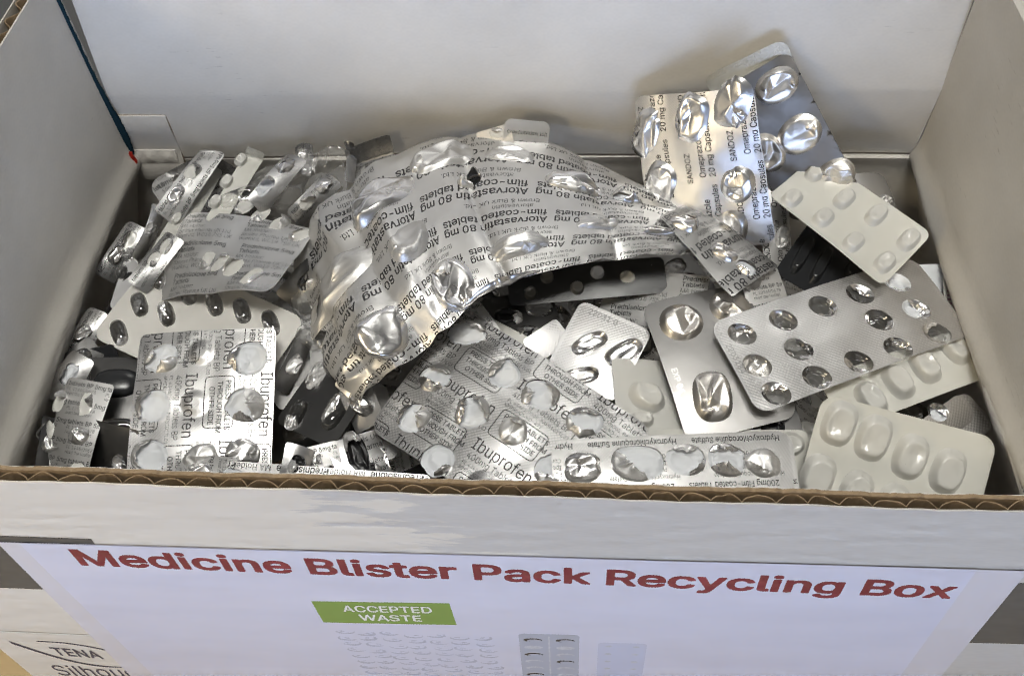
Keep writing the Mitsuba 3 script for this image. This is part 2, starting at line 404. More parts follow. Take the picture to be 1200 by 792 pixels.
SG = 'paper_sign'
labels[SG] = {'label': 'white printed sign with red title and green box taped to the front of the box', 'category': 'sign'}
v, f = sheet_edge([(-0.1692, -0.0318), (0.0, -0.0345), (0.1685, -0.0372), (0.1690, -0.228), (-0.1680, -0.226)], 0.004)
front_flat(v, f[:, ::-1], S0, SG + '__border', 'paper_border')
v, f = sheet_edge([(-0.1615, -0.0322), (0.0, -0.0347), (0.1525, -0.0366), (0.1537, -0.224), (-0.1555, -0.222)], 0.004)
front_flat(v, f[:, ::-1], S0 - 0.00016, SG + '__sheet', 'paper')
S1 = S0 - 0.00024


def on_sign(s, x0, x1, z0, z1, h, name, mat, bold=True, lay=0.0, step=0.004, fat=0.0):
    """Lettering stretched from x0 to x1 on the sign's baseline z0 (at x0) to z1 (at x1)."""
    v, f = flat_text(s, h, bold)
    v = v * [(x1 - x0) / np.ptp(v[:, 0]), 1]
    if fat:
        v, f = tri_poly(shapely.union_all([Polygon(v[t]).buffer(1e-6) for t in f if abs(np.cross(v[t[1]] - v[t[0]], v[t[2]] - v[t[0]])) > 1e-10]).buffer(fat, join_style='mitre').simplify(2e-5))
    v = v - [v[:, 0].min(), 0]
    v3, f = trimesh.remesh.subdivide_to_size(np.c_[v, np.zeros(len(v))], f, step, max_iter=12)
    v = v3[:, :2]
    t = v[:, 0] / (x1 - x0)
    return front_flat(np.c_[v[:, 0] + x0, v[:, 1] + z0 + (z1 - z0) * t], f[:, ::-1], S1 - lay, SG + '__' + name, mat)


on_sign('Medicine Blister Pack Recycling Box', -0.1462, 0.1500, -0.0478, -0.0590, 0.0117, 'title', 'red_ink', fat=0.00022)
labels[SG + '__title'] = {'label': 'bold red title across the sign'}
v, f = sheet_edge([(-0.0709, -0.0745), (-0.0205, -0.0735), (-0.0196, -0.0935), (-0.0702, -0.0945)], 0.004)
front_flat(v, f[:, ::-1], S1, SG + '__green_box', 'green_ink')
labels[SG + '__green_box'] = {'label': 'green rectangle with white capital letters'}
on_sign('ACCEPTED', -0.0605, -0.0275, -0.0832, -0.0826, 0.0054, 'green_box__lettering', 'white_ink', lay=0.0001)
on_sign('WASTE', -0.0555, -0.0322, -0.0912, -0.0906, 0.0054, 'green_box__lettering', 'white_ink', lay=0.0001)
# printed picture of a blister pack, with a fainter one beside it and pale wavy lines
def rr(x0, z0, x1, z1, r):
    return sbox(x0 + r, z0 + r, x1 - r, z1 - r).buffer(r, quad_segs=6)


v, f = tri_poly(rr(0.0032, -0.165, 0.0262, -0.1005, 0.002), 0.004)
front_flat(v, f[:, ::-1], S1, SG + '__printed_pack', 'pale_ink')
pl = [LineString([(0.0147, -0.163), (0.0147, -0.1025)]).buffer(0.0003)]
pv = []
for i in range(8):
    z = -0.1065 - 0.0075 * i
    for sx, x in ((0, 0.0085), (1, 0.0209)):
        o = affinity.scale(shapely.Point(x, z).buffer(1.0), 0.0036, 0.0017)
        o2 = affinity.scale(shapely.Point(x + 0.0005, z - 0.0006).buffer(1.0), 0.0028, 0.0012)
        (pv if (i * 2 + sx) % 3 == 1 or i == 0 else pl).append(o.difference(o2) if i != 1 else o)
v, f = tri_poly(shapely.union_all(pl))
front_flat(v, f[:, ::-1], S1 - 0.00008, SG + '__printed_pack__pocket_print', 'mid_ink')
v, f = tri_poly(shapely.union_all(pv))
front_flat(v, f[:, ::-1], S1 - 0.00008, SG + '__printed_pack__pocket_print', 'ink')
scene['mat_faint_dark_ink'] = two({'type': 'diffuse', 'reflectance': proc(lambda p, n, uv: mikit.mix((0.36, 0.37, 0.45), (0.52, 0.535, 0.64), mikit.fbm(p.x * 500, p.z * 700, 0.9, 2)))})
MAT_f = {'type': 'diffuse', 'reflectance': rgb(0.5, 0.515, 0.62)}
scene['mat_faint_ink'] = two(MAT_f)
v, f = tri_poly(rr(0.0335, -0.160, 0.0520, -0.1075, 0.002), 0.004)
front_flat(v, f[:, ::-1], S1, SG + '__faint_printed_pack', 'faint_ink')
dots = [affinity.scale(shapely.Point(x, -0.111 - 0.008 * i).buffer(1.0), 0.0013, 0.0008) for i in range(6) for x in (0.0375, 0.048)]
v, f = tri_poly(shapely.union_all(dots))
front_flat(v, f[:, ::-1], S1 - 0.00008, SG + '__faint_printed_pack__dots', 'mid_ink')
wl = []
wr = np.random.default_rng(5)
for i in range(9):
    for j in range(7):
        x0 = -0.064 + 0.0088 * j + wr.uniform(-0.001, 0.001) + 0.0006 * i
        z0 = -0.1035 - 0.0062 * i + wr.uniform(-0.0008, 0.0008) - 0.0004 * j
        o = affinity.scale(shapely.Point(x0, z0).buffer(1.0), 0.0037, 0.0024)
        o2 = affinity.scale(shapely.Point(x0 + wr.uniform(-0.0012, 0.0012), z0 + wr.uniform(0.0004, 0.001)).buffer(1.0), 0.0035, 0.0019)
        wl.append(o.difference(o2))
        wl.append(affinity.rotate(affinity.scale(shapely.Point(x0 + wr.uniform(-0.0015, 0.0015), z0 + 0.0004).buffer(1.0), 0.0011, 0.0005), wr.uniform(-30, 30)))
v, f = tri_poly(shapely.union_all(wl))
front_flat(v, f[:, ::-1], S1, SG + '__faint_pocket_print', 'faint_dark_ink')


# ------------------------------------------------------------------ blister packs
def squash(Pm):
    """Packs that meet a wall bend along it: front edges fold down the front wall, back edges rise up the back one."""
    y = Pm[:, 1]
    lo = np.maximum(0, 3.0 - y)
    Pm[:, 1] += lo
    Pm[:, 2] -= 0.8 * lo
    hi = np.maximum(0, y - (D * 1000 - 4.2))
    Pm[:, 1] -= hi
    Pm[:, 2] += 0.6 * hi
    return Pm


class Flat:
    def __init__(s, d, seed, bend=(0, 0, 0), wob=0.35):
        s.o, s.u, s.v = (np.array(d[k]) for k in 'ouv')
        s.n = -np.cross(s.u, s.v)
        s.L, s.W, s.seed, s.bend, s.wob = d['L'], d['W'], seed, bend, wob

    def warp(s, q):
        a, b = q[:, 0] / s.L - 0.5, q[:, 1] / s.W - 0.5
        h = s.bend[0] * (0.25 - a * a) * 4 + s.bend[1] * (0.25 - b * b) * 4 + s.bend[2] * a * b * 4
        p = np.stack([q[:, 0] / 14, q[:, 1] / 14, 0 * a + s.seed * 3.7], 1)
        return h + s.wob * 2 * (meshkit.fbm(p, 2, s.seed) - 0.5)

    def pos(s, q, h):
        P = s.o + q[:, :1] * s.u + q[:, 1:2] * s.v + (s.warp(q) + h)[:, None] * s.n
        return squash(P) / 1000


class Net(Flat):
    def warp(s, q):
        """Sharp creases across the crumpled sheet, deepest towards its left end."""
        u, v = q[:, 0], q[:, 1]
        a = 0.7 + 4.2 * sst(s.L * 0.66, s.L * 0.95, u) + 2.2 * sst(s.L * 0.35, s.L * 0.05, u)
        n1 = meshkit.noise(np.stack([u / 26 + v / 60, v / 30 - u / 70, u * 0 + 3.3], 1), 4)
        n2 = meshkit.noise(np.stack([u / 13 - v / 50, v / 17 + u / 40, u * 0 + 8.1], 1), 9)
        n3 = meshkit.noise(np.stack([u / 7 - v / 19, v / 8 + u / 30, u * 0 + 1.7], 1), 2)
        fold = np.abs(((u + 1.2 * np.sin(v / 9)) / 10.5) % 2 - 1) * 4.2 * sst(s.L * 0.70, s.L * 0.82, u) * (0.6 + 0.6 * n2)
        for uc, dp, sl in ((70, 1.6, 0.25), (113, 2.2, 0.2), (31, 2.0, -0.2)):       # sharp folds across the sheet
            fold = fold - dp * np.exp(-np.abs(u - uc - sl * (v - 30)) / 2.6)
        return fold + a * (0.3 * (0.5 - np.abs(2 * n3 - 1)) * (a > 1.2) + 1.3 * (0.5 - np.abs(2 * n1 - 1)) + 0.7 * (0.5 - np.abs(2 * n2 - 1)))

    def __init__(s, d, seed, wob=0.5):
        A = np.array(d['A'])
        s.tu = np.array(d['tu'])
        s.L, s.W, s.seed, s.wob, s.bend = s.tu[-1], d['W'], seed, wob, (0, 0, 0)
        kv = min(3, A.shape[1] - 1)
        us, vs = np.linspace(-4, s.L + 4, 200), np.linspace(-3, s.W + 3, 90)
        S = make_interp_spline(s.tu, A, k=3)(us)
        S = make_interp_spline(np.linspace(0, s.W, A.shape[1]), S, k=kv, axis=1)(vs)
        s.us, s.vs, s.S = us, vs, S
        N = -np.cross(np.gradient(S, us, axis=0), np.gradient(S, vs, axis=1))
        s.N = N / np.linalg.norm(N, axis=-1, keepdims=True)

    def pos(s, q, h):
        a = np.clip((q[:, 0] - s.us[0]) / (s.us[1] - s.us[0]), 0, len(s.us) - 1.001)
        b = np.clip((q[:, 1] - s.vs[0]) / (s.vs[1] - s.vs[0]), 0, len(s.vs) - 1.001)
        i, j = a.astype(int), b.astype(int)
        fa, fb = (a - i)[:, None], (b - j)[:, None]

        def bil(G):
            return (G[i, j] * (1 - fa) + G[i + 1, j] * fa) * (1 - fb) + (G[i, j + 1] * (1 - fa) + G[i + 1, j + 1] * fa) * fb
        return squash(bil(s.S) + bil(s.N) * (s.warp(q) + h)[:, None]) / 1000


def ring(pk, n=44, k=1.0):
    """Outline of a pocket in pack coordinates (mm)."""
    cu, cv, a, b, ang = pk[:5]
    t = np.linspace(0, 2 * np.pi, n, endpoint=False)
    if len(pk) > 5 and pk[5] in 'pqbBn':        # torn edge
        g = np.random.default_rng(int(abs(cu) * 31 + abs(cv) * 17))
        m = int(g.integers(9, 15))
        ta = np.sort(g.uniform(0, 2 * np.pi, m))
        k = k * np.interp(t, ta, 1 + g.uniform(-0.16, 0.08, m), period=2 * np.pi)
    e = 2 / (2.6 if a / b > 1.3 else 2.1)
    x, y = a * k * np.sign(np.cos(t)) * np.abs(np.cos(t)) ** e, b * k * np.sign(np.sin(t)) * np.abs(np.sin(t)) ** e
    c, s = math.cos(math.radians(ang)), math.sin(math.radians(ang))
    return np.stack([cu + c * x - s * y, cv + s * x + c * y], 1)


def disc(pk, rings=12, n=44, jag=None):
    """Pocket surface: points in pack coordinates, unit radius and unit coordinates, faces."""
    rr_ = np.linspace(0, 1, rings + 1)
    outer = ring(pk, n)
    c = np.array(pk[:2])
    q = np.vstack([[c]] + [c + (outer - c) * r for r in rr_[1:]])
    t = np.linspace(0, 2 * np.pi, n, endpoint=False)
    unit = np.vstack([[[0, 0]]] + [np.stack([np.cos(t), np.sin(t)], 1) * r for r in rr_[1:]])
    f = [[0, 1 + i, 1 + (i + 1) % n] for i in range(n)]
    for r in range(rings - 1):
        a, b = 1 + r * n, 1 + (r + 1) * n
        for i in range(n):
            j = (i + 1) % n
            f += [[a + i, b + i, b + j], [a + i, b + j, a + j]]
    return q, np.linalg.norm(unit, axis=1), unit, np.array(f)


def sst(a, b, x):
    t = np.clip((x - a) / (b - a), 0, 1)
    return t * t * (3 - 2 * t)


def crumple(unit, seed, n=8, lo=0.15, hi=1.0, blur=0.05):
    """A crushed dome: flat facets between random high and low points, softened creases; 0 at the rim."""
    g = np.random.default_rng(seed)
    t = np.linspace(0, 2 * np.pi, 18, endpoint=False)
    t2 = t + 0.2
    p = np.vstack([np.stack([np.cos(t), np.sin(t)], 1) * 1.12, np.stack([np.cos(t2), np.sin(t2)], 1) * 0.8])
    h = np.r_[np.zeros(18), g.uniform(0.35, 0.85, 18)]
    r, a = np.sqrt(g.uniform(0.0, 0.45, n)), g.uniform(0, 6.28, n)
    p = np.vstack([p, np.stack([r * np.cos(a), r * np.sin(a)], 1)])
    h = np.r_[h, g.uniform(lo, hi, n)]
    keep = np.r_[np.ones(18, bool), g.uniform(size=18) > 0.5, np.ones(n, bool)]
    L = LinearNDInterpolator(p[keep], h[keep])
    out = 0
    offs = [(0, 0), (blur, 0), (-blur, 0), (0, blur), (0, -blur), (0.7 * blur, 0.7 * blur), (-0.7 * blur, 0.7 * blur)]
    for dx, dy in offs:
        out = out + np.nan_to_num(L(unit + [dx, dy]))
    return out / len(offs) * sst(1.0, 0.86, np.linalg.norm(unit, axis=1))


def rounded(L, W, r):
    r = min(r, L / 2.2, W / 2.2)
    return sbox(r, r, L - r, W - r).buffer(r, quad_segs=7)


def sheet(S, outline, holes, fine=2.2, thick=0.22, hfun=None):
    """The pack's sheet: a thin solid with the holes cut out."""
    poly = outline
    for h in holes:
        poly = poly.difference(Polygon(h).buffer(0))
    pts = []
    loops = []
    for g in getattr(poly, 'geoms', [poly]):
        for rg in [g.exterior, *g.interiors]:
            n = max(12, int(rg.length / 0.9))
            lp = np.array([rg.interpolate(i / n, normalized=True).coords[0] for i in range(n)])
            loops.append(lp)
            pts.append(lp)
    nb = sum(map(len, pts))
    x0, y0, x1, y1 = poly.bounds
    gx, gy = np.meshgrid(np.arange(x0, x1, fine), np.arange(y0, y1, fine), indexing='ij')
    gx = gx + (np.arange(gx.shape[1]) % 2) * fine / 2
    gp = np.stack([gx.ravel(), gy.ravel()], 1)
    inner = poly.buffer(-0.5)
    gp = gp[shapely.contains_xy(inner, gp[:, 0], gp[:, 1])] if not inner.is_empty else gp[:0]
    q = np.vstack(pts + [gp])
    f = Delaunay(q + np.random.default_rng(1).normal(0, 1e-5, q.shape)).simplices
    c = q[f].mean(1)
    f = f[shapely.contains_xy(poly, c[:, 0], c[:, 1])]
    e1, e2 = q[f[:, 1]] - q[f[:, 0]], q[f[:, 2]] - q[f[:, 0]]
    flip = e1[:, 0] * e2[:, 1] - e1[:, 1] * e2[:, 0] > 0
    f[flip] = f[flip][:, ::-1]
    h = hfun(q) if hfun else np.zeros(len(q))
    top, bot = S.pos(q, h), S.pos(q, h - thick)
    n = len(q)
    ve, fe, ue = [top, bot], [f, f[:, ::-1] + n], [q, q]
    at, k = 2 * n, 0
    for lp in loops:
        m = len(lp)
        i = np.arange(m)
        j = (i + 1) % m
        ve += [top[k:k + m], bot[k:k + m]]
        ue += [lp, lp]
        fe.append(np.vstack([np.stack([i, j, j + m], 1), np.stack([i, j + m, i + m], 1)]) + at)
        at += 2 * m
        k += m
    return tri_mesh(np.vstack(ve), np.vstack(fe)), np.vstack(ue) / 1000


def surf(S, q, h, f):
    return tri_mesh(S.pos(q, h), f), q / 1000


def flap(S, pk, seed, a0, span, reach, lift, curl=0.6):
    """Torn foil still hanging on part of a pocket's rim: folded up and over, crumpled, with a ragged free edge."""
    g = np.random.default_rng(seed)
    n, m = 26, 9
    c = np.array(pk[:2])
    t = a0 + span * np.linspace(0, 1, n)
    full = ring(pk, 400, 1.0)
    idx = (t / (2 * np.pi) * 400).astype(int) % 400
    rim = full[idx]
    jag = reach * (0.55 + 0.45 * np.sin(np.pi * np.linspace(0, 1, n))) * (0.75 + 0.5 * g.uniform(size=n))
    jag = np.convolve(np.r_[jag[:1], jag, jag[-1:]], [0.25, 0.5, 0.25], 'valid')
    s = np.linspace(0, 1, m)
    q = rim[:, None] + (c - rim)[:, None] * (jag[:, None] * s[None, :])[..., None]
    q += (c - rim)[:, None] * 0
    cr = meshkit.noise(np.stack([np.repeat(t[:, None] * 2.2, m, 1), np.repeat(s[None] * 2.4, n, 0), np.full((n, m), seed * 1.3)], -1), seed) - 0.5
    h = lift * (s[None] ** curl) * (0.6 + 0.8 * np.sin(np.linspace(0, np.pi, n)))[:, None] + 1.5 * cr * s[None] ** 0.5 * abs(lift) ** 0.5 + 0.03
    i = (np.arange(n - 1)[:, None] * m + np.arange(m - 1)[None]).ravel()
    f = np.vstack([np.stack([i, i + m, i + m + 1], 1), np.stack([i, i + m + 1, i + 1], 1)])
    return surf(S, q.reshape(-1, 2), h.ravel(), f)


HOLES = set('hpqkoB') | {'b'}


EMBOSS = {'foil': (1.1, 0.055, 0), 'foil_coarse': (1.35, 0.085, 0), 'foil_rib': (1.0, 0.045, 1), 'foil_rib_bright': (1.0, 0.045, 1)}


def build_pack(name, S, pockets, mat='foil', dome=None, r=4.0, outline=None, prints=(), ink='ink', seed=0, flapmat=None, notch=None, fine=2.2):
    holes = [ring(p, 40) for p in pockets if p[5] not in 'd']
    bumps = [p for p in pockets if p[5] == 'd']
    emb = EMBOSS.get(mat) if seed < 200 else None

    def hfun(q, relief=True):
        h = np.zeros(len(q))
        for p in bumps:
            c, s = math.cos(math.radians(p[4])), math.sin(math.radians(p[4]))
            d = q - np.array(p[:2])
            e = np.sqrt(((c * d[:, 0] + s * d[:, 1]) / p[2]) ** 2 + ((-s * d[:, 0] + c * d[:, 1]) / p[3]) ** 2)
            h += 0.9 * sst(1.0, 0.3, e)
        if relief and emb:
            a, c = (q[:, 0] + q[:, 1]) * math.pi / emb[0], (q[:, 0] - q[:, 1]) * math.pi / emb[0]
            w = np.abs(np.sin(a)) if emb[2] else np.abs(np.sin(a)) * np.abs(np.sin(c))
            edge = np.minimum(np.minimum(q[:, 0], S.L - q[:, 0]), np.minimum(q[:, 1], S.W - q[:, 1]))
            h -= emb[1] * w * sst(0.3, 1.4, edge)
        return h
    outline = outline or rounded(S.L, S.W, r)
    m, uv = sheet(S, outline, holes, 0.33 if emb else (fine if not bumps else 1.1), hfun=hfun)
    put(name + '__sheet', m, mat, True, uv)
    fm = flapmat or 'foil_print'
    for i, p in enumerate(pockets):
        ty, sd = p[5], seed * 97 + i * 13 + 5
        g = np.random.default_rng(sd)
        if ty == 'd':
            continue
        q, rad, unit, f = disc(p)
        f = f[:, ::-1]
        pn = name + '__pocket'
        if ty == 'w':            # white plastic dome with a soft dent
            dent = np.exp(-((unit - g.uniform(-0.4, 0.4, 2)) ** 2).sum(1) / 0.16) * g.uniform(0.1, 0.9)
            h = 3.1 * min(1, p[3] / 4.5) * (sst(1.0, 0.66, rad) - 0.45 * dent * sst(0.95, 0.6, rad)) + 0.28 * crumple(unit, sd, 6) * 2
            put(pn, *_mu(surf(S, q, h, f), dome or 'white_dome'))
        elif ty == 'c':
            h = (2.6 if mat == 'alu_deep' else 3.8) * crumple(unit, sd, 7, 0.05, 1.0, 0.03) + 0.4 * sst(1.0, 0.8, rad)
            put(pn, *_mu(surf(S, q, h, f), dome or 'alu_dome'))
        elif ty == 's':          # pressed-in capsule lined with bright foil
            h = -1.7 * sst(1.0, 0.7, rad) + 0.9 * crumple(unit, sd, 9, 0, 1, 0.03) * sst(1, 0.8, rad)
            put(pn, *_mu(surf(S, q, h, f), 'foil_bright'))
        elif ty == 'C':
            h = 5.5 * crumple(unit, sd, 3, 0.6, 1.0, 0.015)
            mu = surf(S, q, h, f)
            put(pn, mu[0], 'haze_clear', False, mu[1])
        elif ty in 'ko':
            h = 2.9 * np.sqrt(np.clip(1 - rad ** 2.6, 0, 1)) - 0.9 * np.exp(-((unit - g.uniform(-0.5, 0.5, 2)) ** 2).sum(1) / 0.12) * (ty == 'k')
            pn = put(pn, *_mu(surf(S, q, h, f), dome or ('clear' if ty == 'k' else 'dark_clear')))
            q2, h2 = q.copy(), -0.5 - 3.0 * np.sqrt(np.clip(1 - rad ** 3, 0, 1))
            if ty == 'k' and g.uniform() < 0.75:
                put(pn + '__torn_foil', *_mu(flap(S, p, sd, g.uniform(0, 6.28), g.uniform(1.6, 3.2), g.uniform(0.5, 1.0), -g.uniform(0.5, 1.5)), 'foil_bright'))
        elif ty == 'g':
            h = 2.6 * sst(1.0, 0.75, rad)
            put(pn, *_mu(surf(S, q, h, f), dome or 'haze_clear'))
        elif ty == 'h':          # pressed-out pocket: clear cup below the foil, foil edges pushed in
            h = -0.25 - 2.6 * sst(1.0, 0.6, rad) + 1.2 * crumple(unit, sd, 5) * sst(1, 0.7, rad)
            pn = put(pn, *_mu(surf(S, q, h, f), ('bowl', 'haze_clear', 'dark_clear', 'haze_clear', 'clear')[int(g.integers(5))]))
            put(pn + '__torn_foil', *_mu(flap(S, p, sd, g.uniform(0, 6.28), g.uniform(2.2, 4.0), g.uniform(0.4, 0.85), -g.uniform(0.8, 2.4), 1.0), 'foil_bright'))
            if g.uniform() < 0.5:
                put(pn + '__torn_foil', *_mu(flap(S, p, sd + 1, g.uniform(0, 6.28), g.uniform(1.2, 2.2), g.uniform(0.3, 0.6), -g.uniform(0.5, 1.5), 1.0), 'foil_dark'))
        elif ty in 'pqn':         # white cup showing through the opened foil
            d = 2.0 if ty in 'pn' else 0.5
            h = -(1.1 if ty in 'pn' else 0.15) - d * sst(1.0, 0.62, rad) + d * 1.2 * crumple(unit, sd, 3, 0.5, 1.1, 0.02) * sst(1, 0.75, rad) + (0.5 if ty == 'p' else 0.2)  * sst(1, .7, rad)
            pn = put(pn, *_mu(surf(S, q, h, f), {'p': 'bowl', 'q': 'white_dome', 'n': 'bowl_dark'}[ty]))
            k = 2 if (ty in 'pn' and g.uniform() < 0.6) else 1
            a = g.uniform(0, 6.28)
            for j in range(k):
                put(pn + '__torn_foil', *_mu(flap(S, p, sd + j, a + j * g.uniform(2.2, 3.6), g.uniform(1.1, 2.6), g.uniform(0.3, 0.8), g.uniform(0.8, 3.2)), fm if g.uniform() < 0.6 else 'foil_bright'))
        elif ty in 'bBf':        # foil lifted and crumpled over the pocket, torn along one side
            big = ty == 'B'
            bl = 0.1 if g.uniform() < 0.5 else 0.035
            h = (5.6 if big else 2.6) * crumple(unit, sd, 5 if big else 6, 0.1, 1.0, bl if big else 0.04) * (0.75 + 0.35 * unit[:, 0] * math.cos(sd) + 0.35 * unit[:, 1] * math.sin(sd)) + 0.1
            if ty == 'f':
                h = 1.2 * sst(1.0, 0.6, rad)
            pn = put(pn, *_mu(surf(S, q, h, f), 'foil_bright' if (g.uniform() < 0.6 and ty != 'f') else fm))
            if ty != 'f':
                put(pn + '__torn_foil', *_mu(flap(S, p, sd, g.uniform(0, 6.28), g.uniform(1.0, 2.2), g.uniform(0.35, 0.7), g.uniform(1.0, 2.8)), fm))
    # print: flat ink on the foil, broken where a pocket was pressed out
    if prints:
        VV, FF, n = [], [], 0
        hp = [Polygon(ring(p, 30)).buffer(-0.2) for p in pockets if p[5] not in 'd']
        for it in prints:
            if isinstance(it[0], str):
                s, u, v, hgt, bold = it[:5]
                tv, tf = flat_text(s, hgt, bold)
                tv = tv * [it[5] if len(it) > 5 else 0.92, -1] + [u, v]
                t3, tf = trimesh.remesh.subdivide_to_size(np.c_[tv, np.zeros(len(tv))], tf, 1.6, max_iter=10)
                tv = t3[:, :2]
            else:
                tv, tf = tri_poly(it[0], 1.6)
            c = tv[tf].mean(1)
            ok = shapely.contains_xy(outline.buffer(-0.3), c[:, 0], c[:, 1])
            for h_ in hp:
                ok &= ~shapely.contains_xy(h_, c[:, 0], c[:, 1])
            tf = tf[ok]
            if len(tf):
                VV.append(tv)
                FF.append(tf + n)
                n += len(tv)
        if VV:
            q = np.vstack(VV)
            F = np.vstack(FF)
            e1, e2 = q[F[:, 1]] - q[F[:, 0]], q[F[:, 2]] - q[F[:, 0]]
            fl = e1[:, 0] * e2[:, 1] - e1[:, 1] * e2[:, 0] > 0
            F[fl] = F[fl][:, ::-1]
            put(name + '__print', *_mu(surf(S, q, hfun(q, False) + np.full(len(q), 0.05), F), ink))


def rolled_edge(name, S, u0, u1, R=3.4, turn=2.9):
    """The front edge of a sheet curled over on itself."""
    us, a = np.linspace(u0, u1, 40), np.linspace(0, turn, 16)
    U, A = np.meshgrid(us, a, indexing='ij')
    r = R * np.sin(np.pi * np.clip((U - u0) / (u1 - u0), 0.02, 0.98)) ** 0.6 * (0.8 + 0.5 * meshkit.noise(np.stack([U / 5, A * 0, A * 0], -1)))
    q = np.stack([U + 0.8 * A * np.sin(U / 4), 1.5 - r * np.sin(A) * 0.9], -1).reshape(-1, 2)
    h = (0.1 + r * (1 - np.cos(A))).ravel()
    i = (np.arange(39)[:, None] * 16 + np.arange(15)[None]).ravel()
    f = np.vstack([np.stack([i, i + 16, i + 17], 1), np.stack([i, i + 17, i + 1], 1)])
    put(name + '__rolled_edge', *_mu(surf(S, q, h, f), 'foil_bright'))


def ragged(L, W, seed=3):
    """Outline of a torn, crumpled sheet: nicked long edges, ragged left end."""
    g = np.random.default_rng(seed)
    n = 34
    u = np.linspace(0, L, n)
    lo = np.abs(g.normal(0, 0.8, n)) * (1 + 2.5 * sst(L * 0.7, L, u)) + (g.uniform(size=n) < 0.12) * 2.5
    hi = W - np.abs(g.normal(0, 0.5, n)) * (1 + 2.0 * sst(L * 0.7, L, u))
    m = 14
    v = np.linspace(4, W - 4, m)
    end = L - np.abs(g.normal(0, 2.6, m))
    return Polygon(np.vstack([np.c_[u, lo], np.c_[end, v], np.c_[u[::-1], hi[::-1]]])).buffer(0)


def embossed_code(name, S, s, u, v, h, turn=True):
    """Digits pressed into the foil along an edge."""
    tv, tf = flat_text(s, h, True)
    t3, tf = trimesh.remesh.subdivide_to_size(np.c_[tv, np.zeros(len(tv))], tf, 1.6, max_iter=8)
    tv = t3[:, :2] * [1, -1]
    tv = (np.stack([-tv[:, 1], tv[:, 0]], 1) if turn else tv) + [u, v]
    put(name + '__embossed_code', *_mu(surf(S, tv, np.full(len(tv), 0.09), tf), 'foil_bright'))


def _mu(mu, mat):
    return mu[0], mat, True, mu[1]


def outline_box(u, v, w, h, r=1.6, t=0.32):
    a = sbox(u + r, v + r, u + w - r, v + h - r).buffer(r, quad_segs=5)
    return (a.difference(a.buffer(-t)),)


def tablet_print(L, W, u0, v0, pu=23.5, pv=12.6):
    """Staggered cells: name and strength in one, a framed instruction in the next."""
    out = []
    for i in range(-2, 5):
        for j in range(-2, 8):
            u, v = u0 + i * pu, v0 + j * pv
            if u > L or v > W + 6 or u < -30 or v < -14:
                continue
            if (i + j) % 2 == 0:
                out += [('Ibuprofen', u, v, 4.1, False, 0.86), ('400mg Tablets BP', u + 0.6, v + 3.4, 2.2, False, 0.86),
                        ('PL 43461/0005  PAF0101TL01', u + 0.6, v + 5.7, 1.25, False), ('MHDRUGS/KD-492', u + 0.6, v + 7.6, 1.25, False)]
            else:
                x = u + 1.5
                out += [outline_box(x, v - 4.4, 18.2, 10.4), ('PRESS TABLETS', x + 1.6, v - 1.4, 1.75, True), ('THROUGH FROM', x + 1.8, v + 1.4, 1.75, True), ('OTHER SIDE', x + 3.6, v + 4.2, 1.75, True)]
    return out


def rows(lines, L, W, pu, pv, shift=0.0, u0=0.0, v0=0.0):
    out = []
    for i in range(-2, int(L / pu) + 3):
        for j in range(-2, int(W / pv) + 3):
            for (s, du, dv, h, b) in lines:
                u, v = u0 + i * pu + du + shift * j, v0 + j * pv + dv
                if -18 < u < L and 0 < v < W + 2:
                    out.append((s, u, v, h, b))
    return out


ATOR = [('Atorvastatin 80 mg', 0, 3.2, 3.1, True), ('film-coated tablets', 0.3, 7.2, 3.0, True), ('atorvastatin', 5.0, 10.3, 1.9, False), ('Brown & Burk UK Ltd.', 3.0, 13.0, 1.9, False)]
OMEP = [('SANDOZ', 0, 2.4, 2.1, True), ('Omeprazole', 2.0, 7.4, 2.2, True), ('20 mg Capsules', 2.0, 10.8, 2.2, True)]
OMEPG = [('PL 04416/0652', 0, 4.3, 1.5, False), ('EXP. 21807240131', 3.5, 13.2, 1.3, False), ('Sandoz Ltd', 2.5, 15.0, 1.3, False)]
PRED = [('Prednisolone 5mg', 0, 2.2, 1.9, True), ('Tablets', 0, 4.7, 1.9, True), ('MA Holder:', 0, 7.2, 1.7, False), ('Strides Pharma UK Ltd', 0, 9.5, 1.7, False), ('Watford, WD18 7SS UK', 0, 11.8, 1.7, False)]
TABS = [('40mg Tablets', 0, 2.0, 2.2, True), ('50mg tablets', 1.0, 4.6, 1.6, False), ('see leaflet', 0.5, 6.9, 1.4, False)]
TINY = [('tablets BP 5mg', 0, 1.6, 1.5, True), ('PL 12345/0678', 0, 3.4, 1.1, False), ('read the leaflet', 0, 5.0, 1.1, False)]
HYD1 = '200mg Film-coated Tablets'
HYD2 = 'Hydroxychloroquine Sulfate'

SPEC = {}     # name -> options


def opt(n, label, mat='foil', **k):
    SPEC[n] = dict(label=label, mat=mat, **k)


